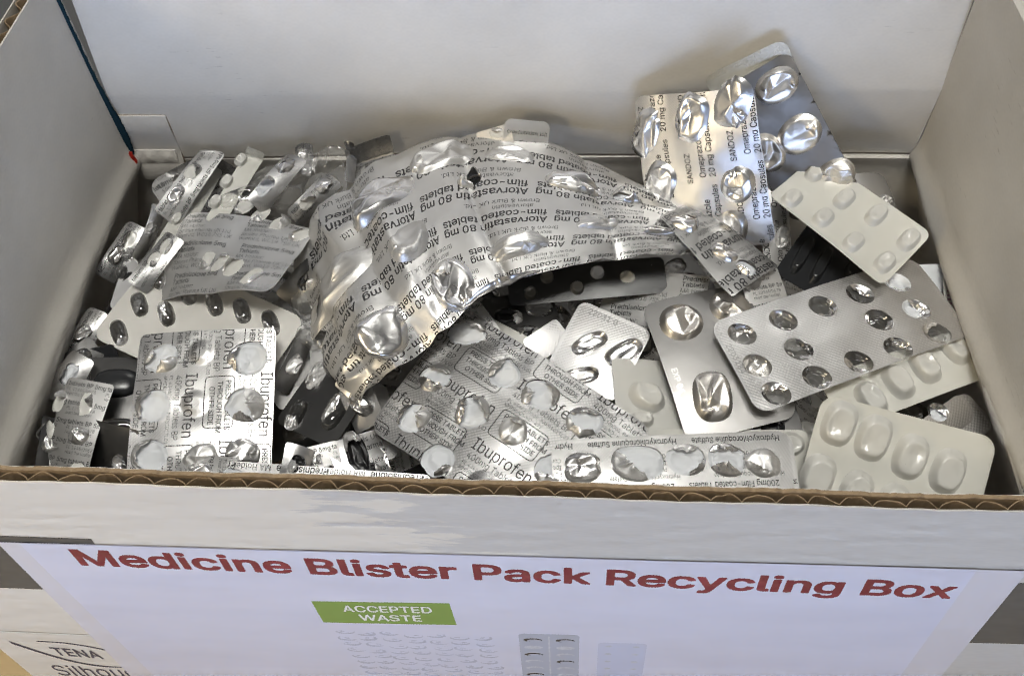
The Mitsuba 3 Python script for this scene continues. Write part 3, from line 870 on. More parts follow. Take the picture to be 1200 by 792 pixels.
opt('omep', 'bright silver foil strip printed SANDOZ, leaning on the back wall', 'foil_rib_bright', bend=(1.0, 2.6, 3.0), wob=1.7, flapmat='foil_bright')
opt('alu_dark', 'dark metal pack with crumpled domes behind the printed capsule strip', 'alu_deep', bend=(1.0, 1.0, 1.6), wob=2.2, dome='alu_dome')
opt('alu_grey', 'plain grey pack edge showing above the dark crumpled metal pack', 'white_pvc', bend=(1, 0, 0))
opt('white_upper', 'white plastic pack slanting below the dark metal pack at upper right', 'white_pvc', r=3, bend=(-1.2, 0.5, 1.2), wob=0.4)
opt('silver_fourteen', 'embossed silver pack with fourteen burst round pockets in the right half', 'foil_coarse', r=5, bend=(1.0, 0.4, 0.8), wob=0.45)
opt('white_under', 'cream white pack sticking out below the big embossed silver pack', 'white_pvc', r=4)
opt('white_front', 'large white pack with oval pockets in the front right corner', 'white_pvc', r=5, bend=(0.5, 0, 0.5))
opt('alu_small', 'small embossed foil corner with one burst hole near the right wall', 'foil_coarse', r=3)
opt('alu_small_under', 'dark embossed foil corner beneath the small foil corner by the right wall', 'foil_coarse', r=3)
opt('hydroxy', 'ribbed foil strip printed Hydroxychloroquine Sulfate upside down against the front wall', 'foil_rib', r=5, bend=(0.8, 0.6, 0))
opt('hydroxy_under', 'plain pale strip edge directly behind the hydroxychloroquine foil strip', 'white_pvc', r=3)
opt('ibu_right', 'diamond embossed Ibuprofen pack with many opened white pockets at front centre', 'foil_coarse', r=5, bend=(2.6, 1.6, 2.4), wob=1.2)
opt('ibu_left', 'Ibuprofen pack with sideways print lying upright in the front left', 'foil', r=2, bend=(1.8, 2.0, 1.6), wob=1.1)
opt('capsule_clear', 'grey pack with clear capsule shaped pockets above the sideways Ibuprofen pack', 'satin_card', r=5, bend=(0.6, 1.2, 0.6), wob=0.4)
opt('pred', 'foil pack of prednisolone rows with small white holes left of the curved sheet', 'foil_print', r=4, bend=(3.0, 1.0, 4.5), wob=2.0)
opt('clear_crumpled', 'crumpled clear plastic pack with faceted bubbles at the back left', 'clear', r=3, bend=(0.5, 0.8, 1.2), wob=0.9)
opt('white_wavy', 'narrow white pack standing on edge with wavy pockets near the back left', 'white_pvc', r=1, bend=(1.4, 0, 0))
opt('white_wavy_under', 'long pale pack edge curving down beside the left wall', 'white_pvc', r=2, bend=(2.2, 0, 0))
opt('grey_foil', 'grey printed foil pack farthest into the back left corner', 'foil_mid', r=5, bend=(0.5, 0, 0.5))
opt('dark_left', 'smoky clear pack standing against the left wall', 'foil_satin', r=2)
opt('foil_leftfront', 'grey foil pack with small white slits in the front left corner', 'foil_mid', r=1.5, bend=(0.5, 1.8, 0.6), wob=0.6)
opt('dark_print', 'mirror dark pack with black oval pockets beside the sideways Ibuprofen pack', 'foil_dark', r=2, bend=(0, 3.0, 0))
opt('dark_triangle', 'dark smoky pack corner between the left slit pack and the sideways Ibuprofen pack', 'foil_dark', r=1)
opt('dark_capsule', 'dark shiny pack with long clear capsule pockets left of centre front', 'foil_dark', r=3)
opt('dark_diamond', 'narrow dark embossed foil strip left of the central Ibuprofen pack', 'foil', r=3)
opt('bright_torn', 'bright crumpled foil with black torn holes at the front centre left', 'foil_bright', r=2, bend=(2, 2, 1), wob=1.3)
opt('foil_strip', 'long narrow embossed foil strip along the front wall left of centre', 'foil', r=1.5)
opt('silver_capsule', 'pale embossed silver pack with long capsule pockets right of centre', 'foil_coarse', r=3, bend=(0.4, 0.4, 0.4))
opt('alu_right', 'plain matt metal pack with big crushed domes beside the embossed silver pack', 'alu', r=5, bend=(1.5, 2.5, 1.0), wob=0.5)
opt('white_small', 'small white plastic pack with one crushed pocket left of the matt metal pack', 'white_dome', r=2)
opt('peg_clear', 'dark clear pack with small round pegs under the curved printed sheet', 'dark_clear', r=2, dome='haze_clear')
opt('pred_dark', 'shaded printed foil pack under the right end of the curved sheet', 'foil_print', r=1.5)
opt('white_mid', 'smooth white pack edge slanting between the two embossed packs at centre', 'white_pvc', r=1)
opt('diamond_mid', 'small bright diamond embossed corner at the middle of the pile', 'foil_coarse', r=1.5)
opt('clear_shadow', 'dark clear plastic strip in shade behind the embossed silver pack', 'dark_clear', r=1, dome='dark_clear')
opt('clear_blue', 'tiny bluish pack corner by the right wall', 'bowl', r=0.6)
opt('white_pink', 'small white pack end with pink print beside the right wall', 'white_pvc', r=2.6)
opt('white_label', 'small rounded pale printed pack end standing against the back wall', 'foil_print', r=2.6)
opt('foil_label', 'small crumpled foil scrap standing left of the rounded pale pack end', 'foil_print', r=0.8, wob=1.0)
opt('clear_mid', 'clear plastic pack tucked under the left end of the curved sheet', 'clear', r=2, wob=0.8)
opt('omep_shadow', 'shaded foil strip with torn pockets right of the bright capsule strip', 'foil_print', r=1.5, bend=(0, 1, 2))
opt('grey_back', 'grey curled pack right of the white slanting pack by the back right corner', 'foil_satin', r=3, bend=(2, 1, 0))
opt('foil_corner', 'pale crumpled foil corner at the right tip of the curved sheet', 'foil_print', r=0.8, wob=1.2)
opt('foil_hole', 'crumpled printed foil at the front wall below the sideways Ibuprofen pack', 'foil_mid', r=0.8, wob=0.9)
opt('grey_behind_capsule', 'grey plain pack under the clear capsule pack, left of centre', 'foil_satin', r=2)
opt('dark_edge', 'dark printed foil behind the left end of the curved sheet', 'foil_mid', r=1.5)
opt('ator', 'big curved sheet of Atorvastatin foil arching over the middle of the pile', 'foil_print')

opt('alu_edge', 'dark metal strip squeezed between the left wall and the capsule pack', 'foil_dark', r=1.5, wob=0.8)
opt('left_curl', 'curled silver foil strip near the middle of the left wall', 'foil_bright', r=1, bend=(2, 1, 1), wob=1.2)
opt('back_dark', 'dark shiny pack between the narrow white pack and the crumpled clear pack', 'foil_dark', r=1.5, wob=0.9)
opt('back_crinkle', 'crinkled foil edge standing at the right of the crumpled clear pack', 'foil_bright', r=0.6, wob=1.6)
opt('mid_foil', 'embossed foil pack under the left end of the curved sheet beside the dark capsule pack', 'foil', r=2, wob=0.8)
opt('mid_crumple', 'crumpled bright foil wedged left of the central Ibuprofen pack', 'foil_bright', r=0.8, wob=1.8)
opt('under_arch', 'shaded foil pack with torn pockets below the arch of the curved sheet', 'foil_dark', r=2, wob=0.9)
opt('under_arch_print', 'printed foil edge just below the arch at the top of the central Ibuprofen pack', 'foil_print', r=2, wob=0.7)
opt('left_low', 'smoky clear pack end at the left wall below the capsule pack', 'dark_clear', r=2, dome='clear')
opt('front_bits', 'torn foil with black holes along the front wall left of the central Ibuprofen pack', 'foil_print', r=1, wob=1.2)
opt('right_low', 'dark foil end in the shade right of the matt metal pack', 'foil_dark', r=2)

opt('arch_fold', 'crumpled folded foil lying over the right end of the curved sheet', 'foil_mid', r=0.8, bend=(2, 1, 2), wob=2.8, flapmat='foil_bright')
opt('tangle_a', 'dark crumpled foil between the prednisolone pack and the curved sheet', 'foil_dark', r=1.2, bend=(2, 0, 2), wob=2.0)
opt('tangle_c', 'dark clear plastic end above the top edge of the prednisolone pack', 'dark_clear', r=1.5, dome='clear', wob=1.0)
opt('tangle_d', 'small shaded printed foil left of the prednisolone pack', 'foil_mid', r=1, bend=(1, 1, 1), wob=1.4)
opt('tangle_e', 'black glossy pack corner at the left wall under the capsule pack', 'foil_dark', r=1.5, wob=1.0)
opt('tangle_f', 'crumpled dark foil at the front between the slit pack and the left wall', 'foil_dark', r=0.8, wob=1.8)
opt('tangle_g', 'glinting foil edge standing behind the crumpled clear pack', 'foil_bright', r=0.6, bend=(0, 2, 1), wob=1.8)
opt('tangle_i', 'shiny dark strip at the lower right edge of the capsule pack', 'foil_dark', r=1.2, wob=1.2)
opt('tangle_j', 'torn bright foil scrap beside the lower left tip of the curved sheet', 'foil_bright', r=0.6, wob=2.4)

opt('wall_pack_a', 'grey printed pack leaning on the left wall below the long pale pack edge', 'foil_mid', r=2, bend=(1, 1, 2), wob=1.6)
opt('wall_pack_b', 'bent silver pack end between the left wall and the capsule pack corner', 'foil_print', r=2, bend=(1, 1, 2), wob=1.6)

opt('fan_a', 'silver printed strip tilted on edge beside the long pale pack edge at the back left', 'foil_print', r=1.5, bend=(2, 1, 3), wob=1.8, flapmat='foil_bright')
opt('fan_b', 'bright strip with torn foil leaning between the wavy white pack and the crumpled clear pack', 'foil', r=1.2, bend=(2, 1, 2), wob=1.8)
opt('fan_c', 'grey printed strip leaning in front of the crumpled clear pack', 'foil_mid', r=1.5, bend=(2, 1, 2), wob=1.6)
opt('fan_d', 'silver pack end standing behind the slit pack at the left wall', 'foil', r=1.5, bend=(1, 1, 2), wob=1.5)
opt('fan_e', 'crushed foil strip at the front wall right of the sideways Ibuprofen pack', 'foil_bright', r=1, bend=(1, 1, 1), wob=2.0)


def prints_for(n, S):
    L, W = S.L, S.W
    if n == 'omep':
        return rows(OMEP, L, W, 24, 16.5, 7, -6, 1.0)
    if n == 'ibu_right':
        return tablet_print(L, W, 10.5, 2.0)
    if n == 'ibu_left':
        return tablet_print(L, W, 15.5, 4.6)
    if n == 'hydroxy':
        o = []
        for i in range(-1, 3):
            o += [(HYD1, 6 + i * 33, 9.0, 1.9, True, 0.82), (HYD2, 4 + i * 33, 23.6, 1.9, True, 0.82), (HYD2, 4 + i * 33, 11.9, 1.5, False, 0.82), ('PL 08553/0541', 8 + i * 33, 14.2, 1.3, False), ('Ipca Laboratories', 8 + i * 33, 16.4, 1.4, True), ('Contact doctor', 8 + i * 33, 18.6, 1.3, False)]
        return o
    if n in ('pred', 'pred_dark'):
        return rows(PRED, L, W, 27, 13.5, 3, 1, 0.5)
    if n == 'grey_foil':
        return rows(TABS, L, W, 15, 8.5, 2, 2, 3)
    if n in ('foil_leftfront', 'foil_hole', 'dark_edge', 'omep_shadow', 'foil_corner', 'left_sliver', 'under_arch_print', 'front_bits', 'mid_foil', 'tangle_d', 'tangle_h', 'wall_pack_a', 'wall_pack_b', 'fan_a', 'fan_c'):
        return rows(TINY, L, W, 14, 6.5, 2, 1, 1) if n != 'omep_shadow' else rows(OMEP, L, W, 21, 15, 4, 3, 0)
    if n == 'foil_strip':
        return rows([('Pharma UK Ltd', 0, 2.6, 2.2, False), ('7SS UK', 19, 2.6, 2.2, False), ('Prednisolone', 0, 6.0, 2.2, True), ('MA Holder:', 19, 6.0, 2.0, False)], L, W, 31, 9.5, 0, 2, 3.2)
    if n == 'bright_torn':
        return rows([('tablets UK Ltd', 2, 3, 1.8, False), ('Pharma', 5, 6, 1.8, True)], L, W, 18, 8, 3, 0, 0)
    if n == 'dark_capsule':
        return [('Gluten', 3, 9, 2.2, False), ('Gluten', 12, 18, 2.2, False)]
    if n == 'white_label':
        return [('Code:15/DRUGS/ 11/1199', 1.2, 5.2, 1.1, True), ('Tabs 5', 6, 9.2, 1.6, True)]
    if n == 'arch_fold':
        return rows(ATOR, L, W, 37.5, 15.2, 7.0, -8.0, 0.0)
    if n == 'ator':
        return rows(ATOR, L, W, 37.5, 15.2, 7.0, 3.0, -1.0)
    return ()


PACKS = {
    'omep': {"o":[53.6,110.1,-13.0],"u":[-0.184,0.4818,0.8568],"v":[0.884,-0.3001,0.3586],"L":56.9,"W":45.2,"pk":[[48.7,22.7,9,6.5,28,"b"],[52.4,37.6,9,6,22,"b"],[44.2,3.4,9,5,25,"b"],[25.0,6.3,9,6,29,"b"],[23.4,35.2,7,6,21,"b"],[6.2,30.0,9,7,26,"b"]]},
    'alu_dark': {"o":[72.8,139.1,37.1],"u":[0.8325,0.0779,0.5485],"v":[0.5304,-0.3979,-0.7486],"L":27.4,"W":58.4,"pk":[[18.8,8.5,7.6,6,-2,"c"],[17.8,28.0,8,6.8,-14,"c"],[5.1,28.5,7.6,6,89,"c"],[21.6,47.7,7.6,6,-16,"c"]]},
    'alu_grey': {"o":[68.1,143.6,39.9],"u":[0.8639,0.077,0.4977],"v":[0.4921,-0.3398,-0.8015],"L":29.7,"W":52.9,"pk":[]},
    'white_upper': {"o":[91.2,110.5,13.5],"u":[0.6894,0.7186,0.0919],"v":[0.7227,-0.6735,-0.1553],"L":27.5,"W":49.9,"pk":[[21.3,5.1,4.8,3.2,-2,"w"],[19.0,19.4,4.8,3.2,-1,"w"],[21.1,31.5,4.8,3.2,-1,"w"],[20.7,45.5,4.8,3.2,0,"w"],[5.4,6.6,4.8,3.2,-2,"w"],[7.0,19.3,4.8,3.2,-1,"w"],[6.7,32.7,4.8,3.2,-1,"w"],[8.0,45.1,4.8,3.2,0,"w"]]},
    'silver_fourteen': {"o":[68.1,61.5,2.3],"u":[0.9105,0.4128,-0.0233],"v":[0.4066,-0.9041,-0.1317],"L":81.1,"W":35.4,"pk":[[8.6,7.6,4.9,3.9,45,"h"],[24.1,7.8,4.9,3.9,45,"h"],[39.3,7.8,4.9,3.9,46,"h"],[54.1,7.9,4.9,3.9,46,"h"],[69.2,8.0,4.9,3.9,46,"h"],[7.7,19.8,4.9,3.9,45,"h"],[23.2,19.5,4.9,3.9,45,"h"],[54.4,19.4,4.9,3.9,46,"h"],[68.8,20.1,4.9,3.9,46,"h"],[8.7,30.9,4.9,3.9,44,"h"],[23.8,30.7,4.9,3.9,45,"h"],[39.3,30.8,4.9,3.9,45,"h"],[54.3,31.1,4.9,3.9,45,"h"],[70.0,30.7,4.9,3.9,46,"h"]]},
    'white_under': {"o":[104.2,47.2,-8.4],"u":[0.9208,0.3893,0.0255],"v":[0.3878,-0.9061,-0.1689],"L":57.3,"W":19.3,"pk":[[48.4,6.1,6.5,4.6,82,"w"],[35.3,8.6,6.5,4.6,87,"w"],[24.2,10.4,6.5,4.6,86,"w"],[12.7,12.6,6.5,4.6,85,"w"]]},
    'white_front': {"o":[102.4,35.1,1.5],"u":[0.9694,-0.2039,-0.1369],"v":[-0.245,-0.7652,-0.5953],"L":55.7,"W":36.3,"pk":[[7.2,8.0,7.4,5.4,-85,"w"],[18.5,9.7,7.6,5.4,-85,"w"],[30.9,12.5,7.4,5.4,-85,"w"],[43.2,13.9,7.4,5.4,-85,"w"],[5.0,26.0,7.4,5.4,-85,"w"],[17.7,27.3,7,5.4,-85,"w"],[29.4,28.3,7,5.4,-85,"w"]]},
    'alu_small': {"o":[135.1,33.6,-12.3],"u":[0.8142,0.5759,0.0737],"v":[0.5209,-0.6685,-0.5309],"L":19.2,"W":9.9,"pk":[[8.1,1.1,3.6,3,49,"h"]]},
    'alu_small_under': {"o":[134.8,34.9,-17.5],"u":[0.8255,0.5573,0.0891],"v":[0.5544,-0.7713,-0.3125],"L":24.0,"W":14.6,"pk":[]},
    'hydroxy': {"o":[94.7,2.9,-14.6],"u":[-0.9954,-0.088,0.0387],"v":[-0.0745,0.9606,0.2679],"L":77.0,"W":25.0,"pk":[[67.5,15.7,6,5.4,-178,"b"],[50.4,16.3,9,6,-178,"p"],[34.2,16.5,6.6,5.8,-178,"p"],[22.0,16.0,6.4,5.8,-178,"p"],[10.5,14.6,6,5.2,-178,"b"]]},
    'hydroxy_under': {"o":[30.2,29.4,-12.2],"u":[0.9999,0.011,-0.0043],"v":[0.0065,-0.8143,-0.5804],"L":69.7,"W":15.9,"pk":[[63.4,4.6,5,4,0,"w"]]},
    'ibu_right': {"o":[-15.7,70.7,-2.3],"u":[0.8313,-0.5499,-0.0813],"v":[-0.5556,-0.8181,-0.1484],"L":78.6,"W":52.2,"pk":[[9.2,26.5,5.6,5.0,-34,"p"],[27.6,12.2,5.8,5.4,-34,"p"],[27.4,29.7,6.3,6.3,-34,"p"],[7.9,7.1,6.7,5.2,-34,"p"],[11.3,41.3,5.8,5.6,-34,"p"],[42.0,12.3,6.3,5.6,-34,"p"],[59.1,11.4,6.5,5.8,-34,"p"],[42.8,27.9,5,5,-34,"b"],[27.6,48.4,6.0,5.6,-34,"p"],[60.3,31.2,6.3,5.6,-34,"p"],[44.5,48.0,5.4,5,-34,"d"]]},
    'ibu_left': {"o":[-79.5,62.3,-2.9],"u":[0.0606,-0.9366,-0.3451],"v":[-0.9954,-0.0822,0.0482],"L":63.4,"W":47.6,"pk":[[9.6,39.1,6.0,5.8,-88,"p"],[11.1,9.3,6.7,6.3,-88,"p"],[26.7,40.3,6.3,5.8,-88,"p"],[27.7,9.5,6.5,6.0,-88,"p"],[43.4,40.3,6.3,6.0,-88,"p"],[43.8,9.4,5.8,5,-88,"b"],[8.2,25.2,5,5,-88,"d"],[26.3,26.0,5.4,5.2,-88,"d"],[45.4,22.6,6,5.2,-88,"b"]]},
    'capsule_clear': {"o":[-150.7,65.8,-12.7],"u":[0.4217,0.8968,0.1342],"v":[0.9067,-0.4177,-0.0578],"L":39.7,"W":67.6,"pk":[[31.0,7.7,5.6,2.9,-51,"k"],[18.3,8.5,5.6,2.9,-52,"k"],[5.5,8.9,5.6,2.9,-52,"k"],[30.0,22.2,5.6,2.9,-50,"k"],[19.2,20.4,5.6,2.9,-51,"k"],[30.3,33.9,5.6,2.9,-50,"k"],[32.2,44.8,5.6,2.9,-49,"k"],[32.5,57.0,5.6,2.9,-49,"k"],[20.2,54.8,5.6,2.9,-50,"k"]]},
    'pred': {"o":[-124.0,117.4,-5.4],"u":[0.9625,-0.1982,0.1853],"v":[-0.1964,-0.9801,-0.0282],"L":53.4,"W":37.4,"pk":[[23.1,-4.6,4.3,2.8,-88,"q"],[30.6,-2.1,4.6,3.0,-87,"q"],[39.5,0.8,4.6,3.1,-80,"q"],[49.8,4.8,5.0,3.1,-60,"q"],[19.7,22.9,4.3,2.6,-82,"q"],[25.9,24.3,4.6,2.8,-81,"q"],[32.8,26.1,4.8,2.9,-74,"q"],[42.4,30.1,4.8,3.0,-59,"q"]]},
    'clear_crumpled': {"o":[-106.8,140.4,-4.8],"u":[0.9426,0.1805,0.2808],"v":[0.2345,-0.9568,-0.1721],"L":41.4,"W":25.5,"pk":[[8.0,5.9,7.5,5.4,6,"C"],[22.7,8.2,7.5,5.4,0,"C"],[36.0,7.2,8,5.6,-19,"C"],[15.2,19.2,7.5,5.2,-6,"C"],[30.7,19.9,7.5,5.4,-12,"C"]]},
    'white_wavy': {"o":[-115.1,110.8,1.5],"u":[0.2746,0.9595,0.0623],"v":[0.8927,-0.2303,-0.3874],"L":42.1,"W":6.9,"pk":[[8.4,-0.1,3.2,2.2,0,"w"],[18.5,-0.5,3.2,2.2,0,"w"],[30.2,-0.2,3.2,2.2,0,"w"]]},
    'white_wavy_under': {"o":[-135.8,96.8,-4.3],"u":[0.269,0.9555,0.1215],"v":[0.7729,-0.1389,-0.6191],"L":48.7,"W":8.4,"pk":[[8.0,1.6,3,1.8,1,"w"],[19.3,1.9,3,1.8,1,"w"],[28.8,1.5,3,1.8,1,"w"],[41.8,2.7,3,1.8,1,"w"]]},
    'grey_foil': {"o":[-146.7,137.3,-6.0],"u":[0.7801,0.6196,0.0874],"v":[0.6215,-0.7511,-0.2227],"L":35.2,"W":25.0,"pk":[[11.0,5.9,3,2.4,-1,"q"]]},
    'dark_left': {"o":[-147.0,77.5,-10.8],"u":[-0.0029,0.9978,0.0662],"v":[0.8995,0.0315,-0.4358],"L":37.4,"W":10.0,"pk":[[16.6,0.4,3,2,2,"k"],[24.9,0.9,3,2,2,"k"]]},
    'foil_leftfront': {"o":[-150.4,44.8,-7.9],"u":[0.9848,-0.1732,-0.0115],"v":[-0.1624,-0.8962,-0.4128],"L":16.9,"W":40.1,"pk":[[-0.4,8.9,4,2.2,-80,"q"],[9.5,8.5,4.2,2.4,-96,"q"],[-1.5,20.2,4.2,2.4,-85,"q"],[10.4,19.3,4,3.4,-10,"b"],[0.7,31.6,3.6,2.4,-85,"q"],[13.1,31.5,3.8,2.6,-90,"q"]]},
    'dark_print': {"o":[-158.3,56.8,-13.0],"u":[0.9905,0.0964,-0.0979],"v":[0.053,-0.9254,-0.3754],"L":29.8,"W":45.4,"pk":[[19.5,10.0,8,5.4,1,"o"],[4.6,8.5,6,4.6,1,"k"],[21.3,27.8,8,5,1,"k"]]},
    'dark_triangle': {"o":[-139.0,30.2,-11.9],"u":[0.9492,-0.2941,0.112],"v":[-0.1397,-0.7125,-0.6876],"L":18.6,"W":27.1,"pk":[[14.2,12.9,4.4,3,24,"k"]]},
    'dark_capsule': {"o":[-78.7,34.1,-18.3],"u":[0.4444,0.8859,0.1328],"v":[0.8883,-0.455,0.0629],"L":26.1,"W":24.7,"pk":[[5.4,5.8,6,3,-5,"k"],[12.5,17.8,7.6,3.6,-4,"k"],[21.6,3.3,6,3,-5,"k"]]},
    'dark_diamond': {"o":[-54.9,49.0,-18.2],"u":[0.9523,0.2592,-0.1611],"v":[0.238,-0.9612,-0.1396],"L":12.9,"W":29.4,"pk":[[2.5,22.5,5,3.4,70,"h"]]},
    'bright_torn': {"o":[-71.7,20.3,-17.9],"u":[0.9323,0.3608,0.0255],"v":[0.3221,-0.7961,-0.5124],"L":31.4,"W":21.6,"pk":[[11.2,6.6,5,3,87,"n"],[22.1,5.6,8,3.6,87,"n"],[25.5,14.2,4,3,87,"n"],[15.7,14.0,4,3,38,"n"]]},
    'foil_strip': {"o":[-22.6,1.8,-15.2],"u":[-0.9983,0.0579,0.0044],"v":[0.0543,0.9049,0.4221],"L":67.1,"W":9.6,"pk":[[40.1,2.8,4,3,176,"p"],[64.6,3.6,4.6,4,176,"p"],[24.9,2.2,4,3,176,"p"]]},
    'silver_capsule': {"o":[25.9,77.4,-4.5],"u":[0.8933,-0.4465,-0.0516],"v":[-0.4438,-0.8578,-0.2593],"L":27.5,"W":28.9,"pk":[[9.9,13.4,6.6,3.2,-52,"s"],[21.9,11.3,7,3.6,-57,"s"],[12.4,25.5,6.4,3,-36,"s"]]},
    'alu_right': {"o":[46.0,72.6,-1.9],"u":[0.957,0.2902,-0.0014],"v":[0.2838,-0.937,-0.2037],"L":38.0,"W":52.1,"pk":[[11.1,10.4,7.4,7.2,14,"c"],[29.7,8.7,7.4,6.8,14,"c"],[12.3,38.8,8.6,6.4,100,"c"],[31.8,34.8,8,6.4,101,"c"]]},
    'white_small': {"o":[36.1,54.9,-7.7],"u":[0.9717,0.0925,-0.2171],"v":[0.0674,-0.9904,-0.1203],"L":22.8,"W":26.6,"pk":[[10.9,14.5,6.6,5.4,31,"w"],[8.6,22.8,4,3,-3,"w"]]},
    'peg_clear': {"o":[-1.1,89.8,-2.3],"u":[0.9894,0.1421,-0.0296],"v":[0.117,-0.9017,-0.4162],"L":57.0,"W":13.6,"pk":[[7.9,9.6,2.5,2.5,5,"g"],[14.3,4.1,2.5,2.5,5,"g"],[24.6,9.2,2.5,2.5,5,"g"],[32.5,4.1,2.5,2.5,5,"g"],[43.1,6.7,3,2.4,5,"q"]]},
    'pred_dark': {"o":[36.4,99.4,-12.8],"u":[0.9347,-0.2757,0.2244],"v":[-0.2233,-0.9465,-0.2329],"L":37.7,"W":23.1,"pk":[[15.6,0.5,3.4,2.2,-4,"p"],[8.6,3.9,3.4,2.2,-4,"q"]]},
    'white_mid': {"o":[-14.7,78.0,-8.6],"u":[0.8756,-0.4751,-0.0873],"v":[-0.4636,-0.7758,-0.4281],"L":35.5,"W":8.7,"pk":[]},
    'diamond_mid': {"o":[5.4,61.3,-6.8],"u":[0.7884,0.6073,0.098],"v":[0.5797,-0.6803,-0.4485],"L":14.9,"W":9.7,"pk":[]},
    'clear_shadow': {"o":[94.4,92.4,-6.5],"u":[0.5578,0.8198,0.1294],"v":[0.8282,-0.5396,-0.1517],"L":26.9,"W":30.0,"pk":[[12.2,4.9,9,2.2,-4,"g"],[12.4,12.4,9,2.2,-4,"g"],[17.3,22.8,4,3,-3,"g"]]},
    'clear_blue': {"o":[144.4,94.9,-4.7],"u":[0.9956,-0.0439,0.0833],"v":[-0.0038,-0.9024,-0.4309],"L":9.7,"W":10.1,"pk":[]},
    'white_pink': {"o":[151.7,89.6,-2.9],"u":[0.9997,-0.0185,-0.0138],"v":[-0.0224,-0.9185,-0.3949],"L":6.9,"W":20.5,"pk":[]},
    'white_label': {"o":[-2.5,139.6,25.0],"u":[0.988,0.0274,-0.1517],"v":[-0.1168,-0.5097,-0.8524],"L":16.8,"W":11.2,"pk":[]},
    'foil_label': {"o":[-13.9,139.1,18.3],"u":[0.9384,-0.0039,0.3456],"v":[0.2629,-0.6409,-0.7212],"L":13.7,"W":9.4,"pk":[[8.0,2.1,3,2,15,"q"]]},
    'clear_mid': {"o":[-88.8,81.0,-12.0],"u":[0.9124,0.3716,0.1714],"v":[0.3945,-0.9101,-0.1269],"L":21.0,"W":36.8,"pk":[[12.9,7.7,6,4.4,72,"C"],[11.2,21.5,6,4,46,"C"]]},
    'omep_shadow': {"o":[91.3,91.7,-7.5],"u":[-0.0664,0.9198,0.3866],"v":[0.9726,0.1461,-0.1807],"L":41.8,"W":12.1,"pk":[[35.9,3.1,5,2.4,20,"b"],[14.3,8.5,5,3,21,"b"]]},
    'grey_back': {"o":[120.1,130.1,4.2],"u":[0.913,0.3276,-0.2431],"v":[0.2357,-0.91,-0.341],"L":20.6,"W":23.2,"pk":[[15.5,12.6,3,2.2,37,"b"]]},
    'foil_corner': {"o":[79.6,87.4,1.1],"u":[0.9496,0.2938,-0.1088],"v":[0.2533,-0.9243,-0.2856],"L":15.3,"W":15.8,"pk":[[3.4,5.4,4,3.4,9,"C"]]},
    'foil_hole': {"o":[-86.5,16.6,-12.7],"u":[-0.0795,-0.9258,-0.3696],"v":[-0.9966,0.0824,0.008],"L":18.6,"W":20.1,"pk":[[6.8,12.4,4.6,3.2,-126,"b"],[8.7,3.3,4.6,4,-95,"p"]]},
    'grey_behind_capsule': {"o":[-92.5,56.9,-18.3],"u":[0.7604,0.6219,0.1873],"v":[0.6437,-0.76,-0.09],"L":29.8,"W":22.5,"pk":[]},
    'dark_edge': {"o":[-65.3,134.7,-3.0],"u":[-0.0285,0.9958,0.0866],"v":[0.9273,-0.006,0.3744],"L":21.9,"W":20.4,"pk":[]},
    'alu_edge': {"o":[-149.9,74.2,-12.3],"u":[0.2602,0.959,0.1126],"v":[0.6102,-0.0729,-0.7889],"L":22.0,"W":5.6,"pk":[[10.0,2.7,3,2,0,"h"]]},
    'left_curl': {"o":[-143.6,98.2,-5.6],"u":[0.1708,0.974,0.1488],"v":[0.5069,0.0427,-0.8609],"L":25.6,"W":5.4,"pk":[[13.5,1.7,3,1.8,5,"b"]]},
    'back_dark': {"o":[-114.8,132.4,-5.5],"u":[0.9285,0.2553,0.2696],"v":[0.3196,-0.9191,-0.2305],"L":23.5,"W":12.1,"pk":[[9.8,4.0,5,3.4,3,"n"],[17.9,4.4,4,3,3,"C"]]},
    'back_crinkle': {"o":[-65.5,132.6,0.5],"u":[0.0224,0.9245,0.3804],"v":[0.853,0.1808,-0.4896],"L":18.7,"W":4.2,"pk":[]},
    'mid_foil': {"o":[-75.9,74.3,-11.6],"u":[0.9444,0.322,0.0671],"v":[0.3289,-0.926,-0.1852],"L":15.1,"W":33.6,"pk":[[6.3,11.2,5,3.4,76,"b"],[7.9,23.7,5,3.4,76,"k"]]},
    'mid_crumple': {"o":[-57.1,43.5,-13.6],"u":[0.891,0.3341,0.3075],"v":[0.4257,-0.8504,-0.3093],"L":11.8,"W":16.0,"pk":[[5.9,7.6,5,3.6,63,"B"]]},
    'under_arch': {"o":[-11.0,81.0,-9.4],"u":[0.944,0.3234,-0.0658],"v":[0.308,-0.9349,-0.1764],"L":26.4,"W":22.2,"pk":[[8.7,9.1,5,3.4,14,"n"],[20.4,8.3,5,3.4,14,"h"],[13.8,17.5,5,3.4,14,"n"]]},
    'under_arch_print': {"o":[-21.8,67.2,-3.1],"u":[0.7906,0.6101,0.0517],"v":[0.583,-0.7242,-0.3684],"L":14.6,"W":15.1,"pk":[[7.6,5.8,4,3,64,"n"]]},
    'left_low': {"o":[-156.8,60.2,-14.2],"u":[0.9775,0.1086,0.181],"v":[0.2111,-0.5096,-0.8341],"L":16.3,"W":11.3,"pk":[[4.6,4.9,4,3,12,"k"]]},
    'front_bits': {"o":[-71.4,19.9,-14.5],"u":[0.9652,0.2467,0.0873],"v":[0.2519,-0.7856,-0.5651],"L":17.1,"W":16.0,"pk":[[6.1,6.7,4,3,54,"n"],[13.3,10.5,4,2.6,24,"n"]]},
    'right_low': {"o":[78.7,37.7,-13.3],"u":[0.9781,0.2047,0.0382],"v":[0.2049,-0.9135,-0.3514],"L":18.4,"W":14.4,"pk":[[9.0,7.1,4,3,11,"h"]]},
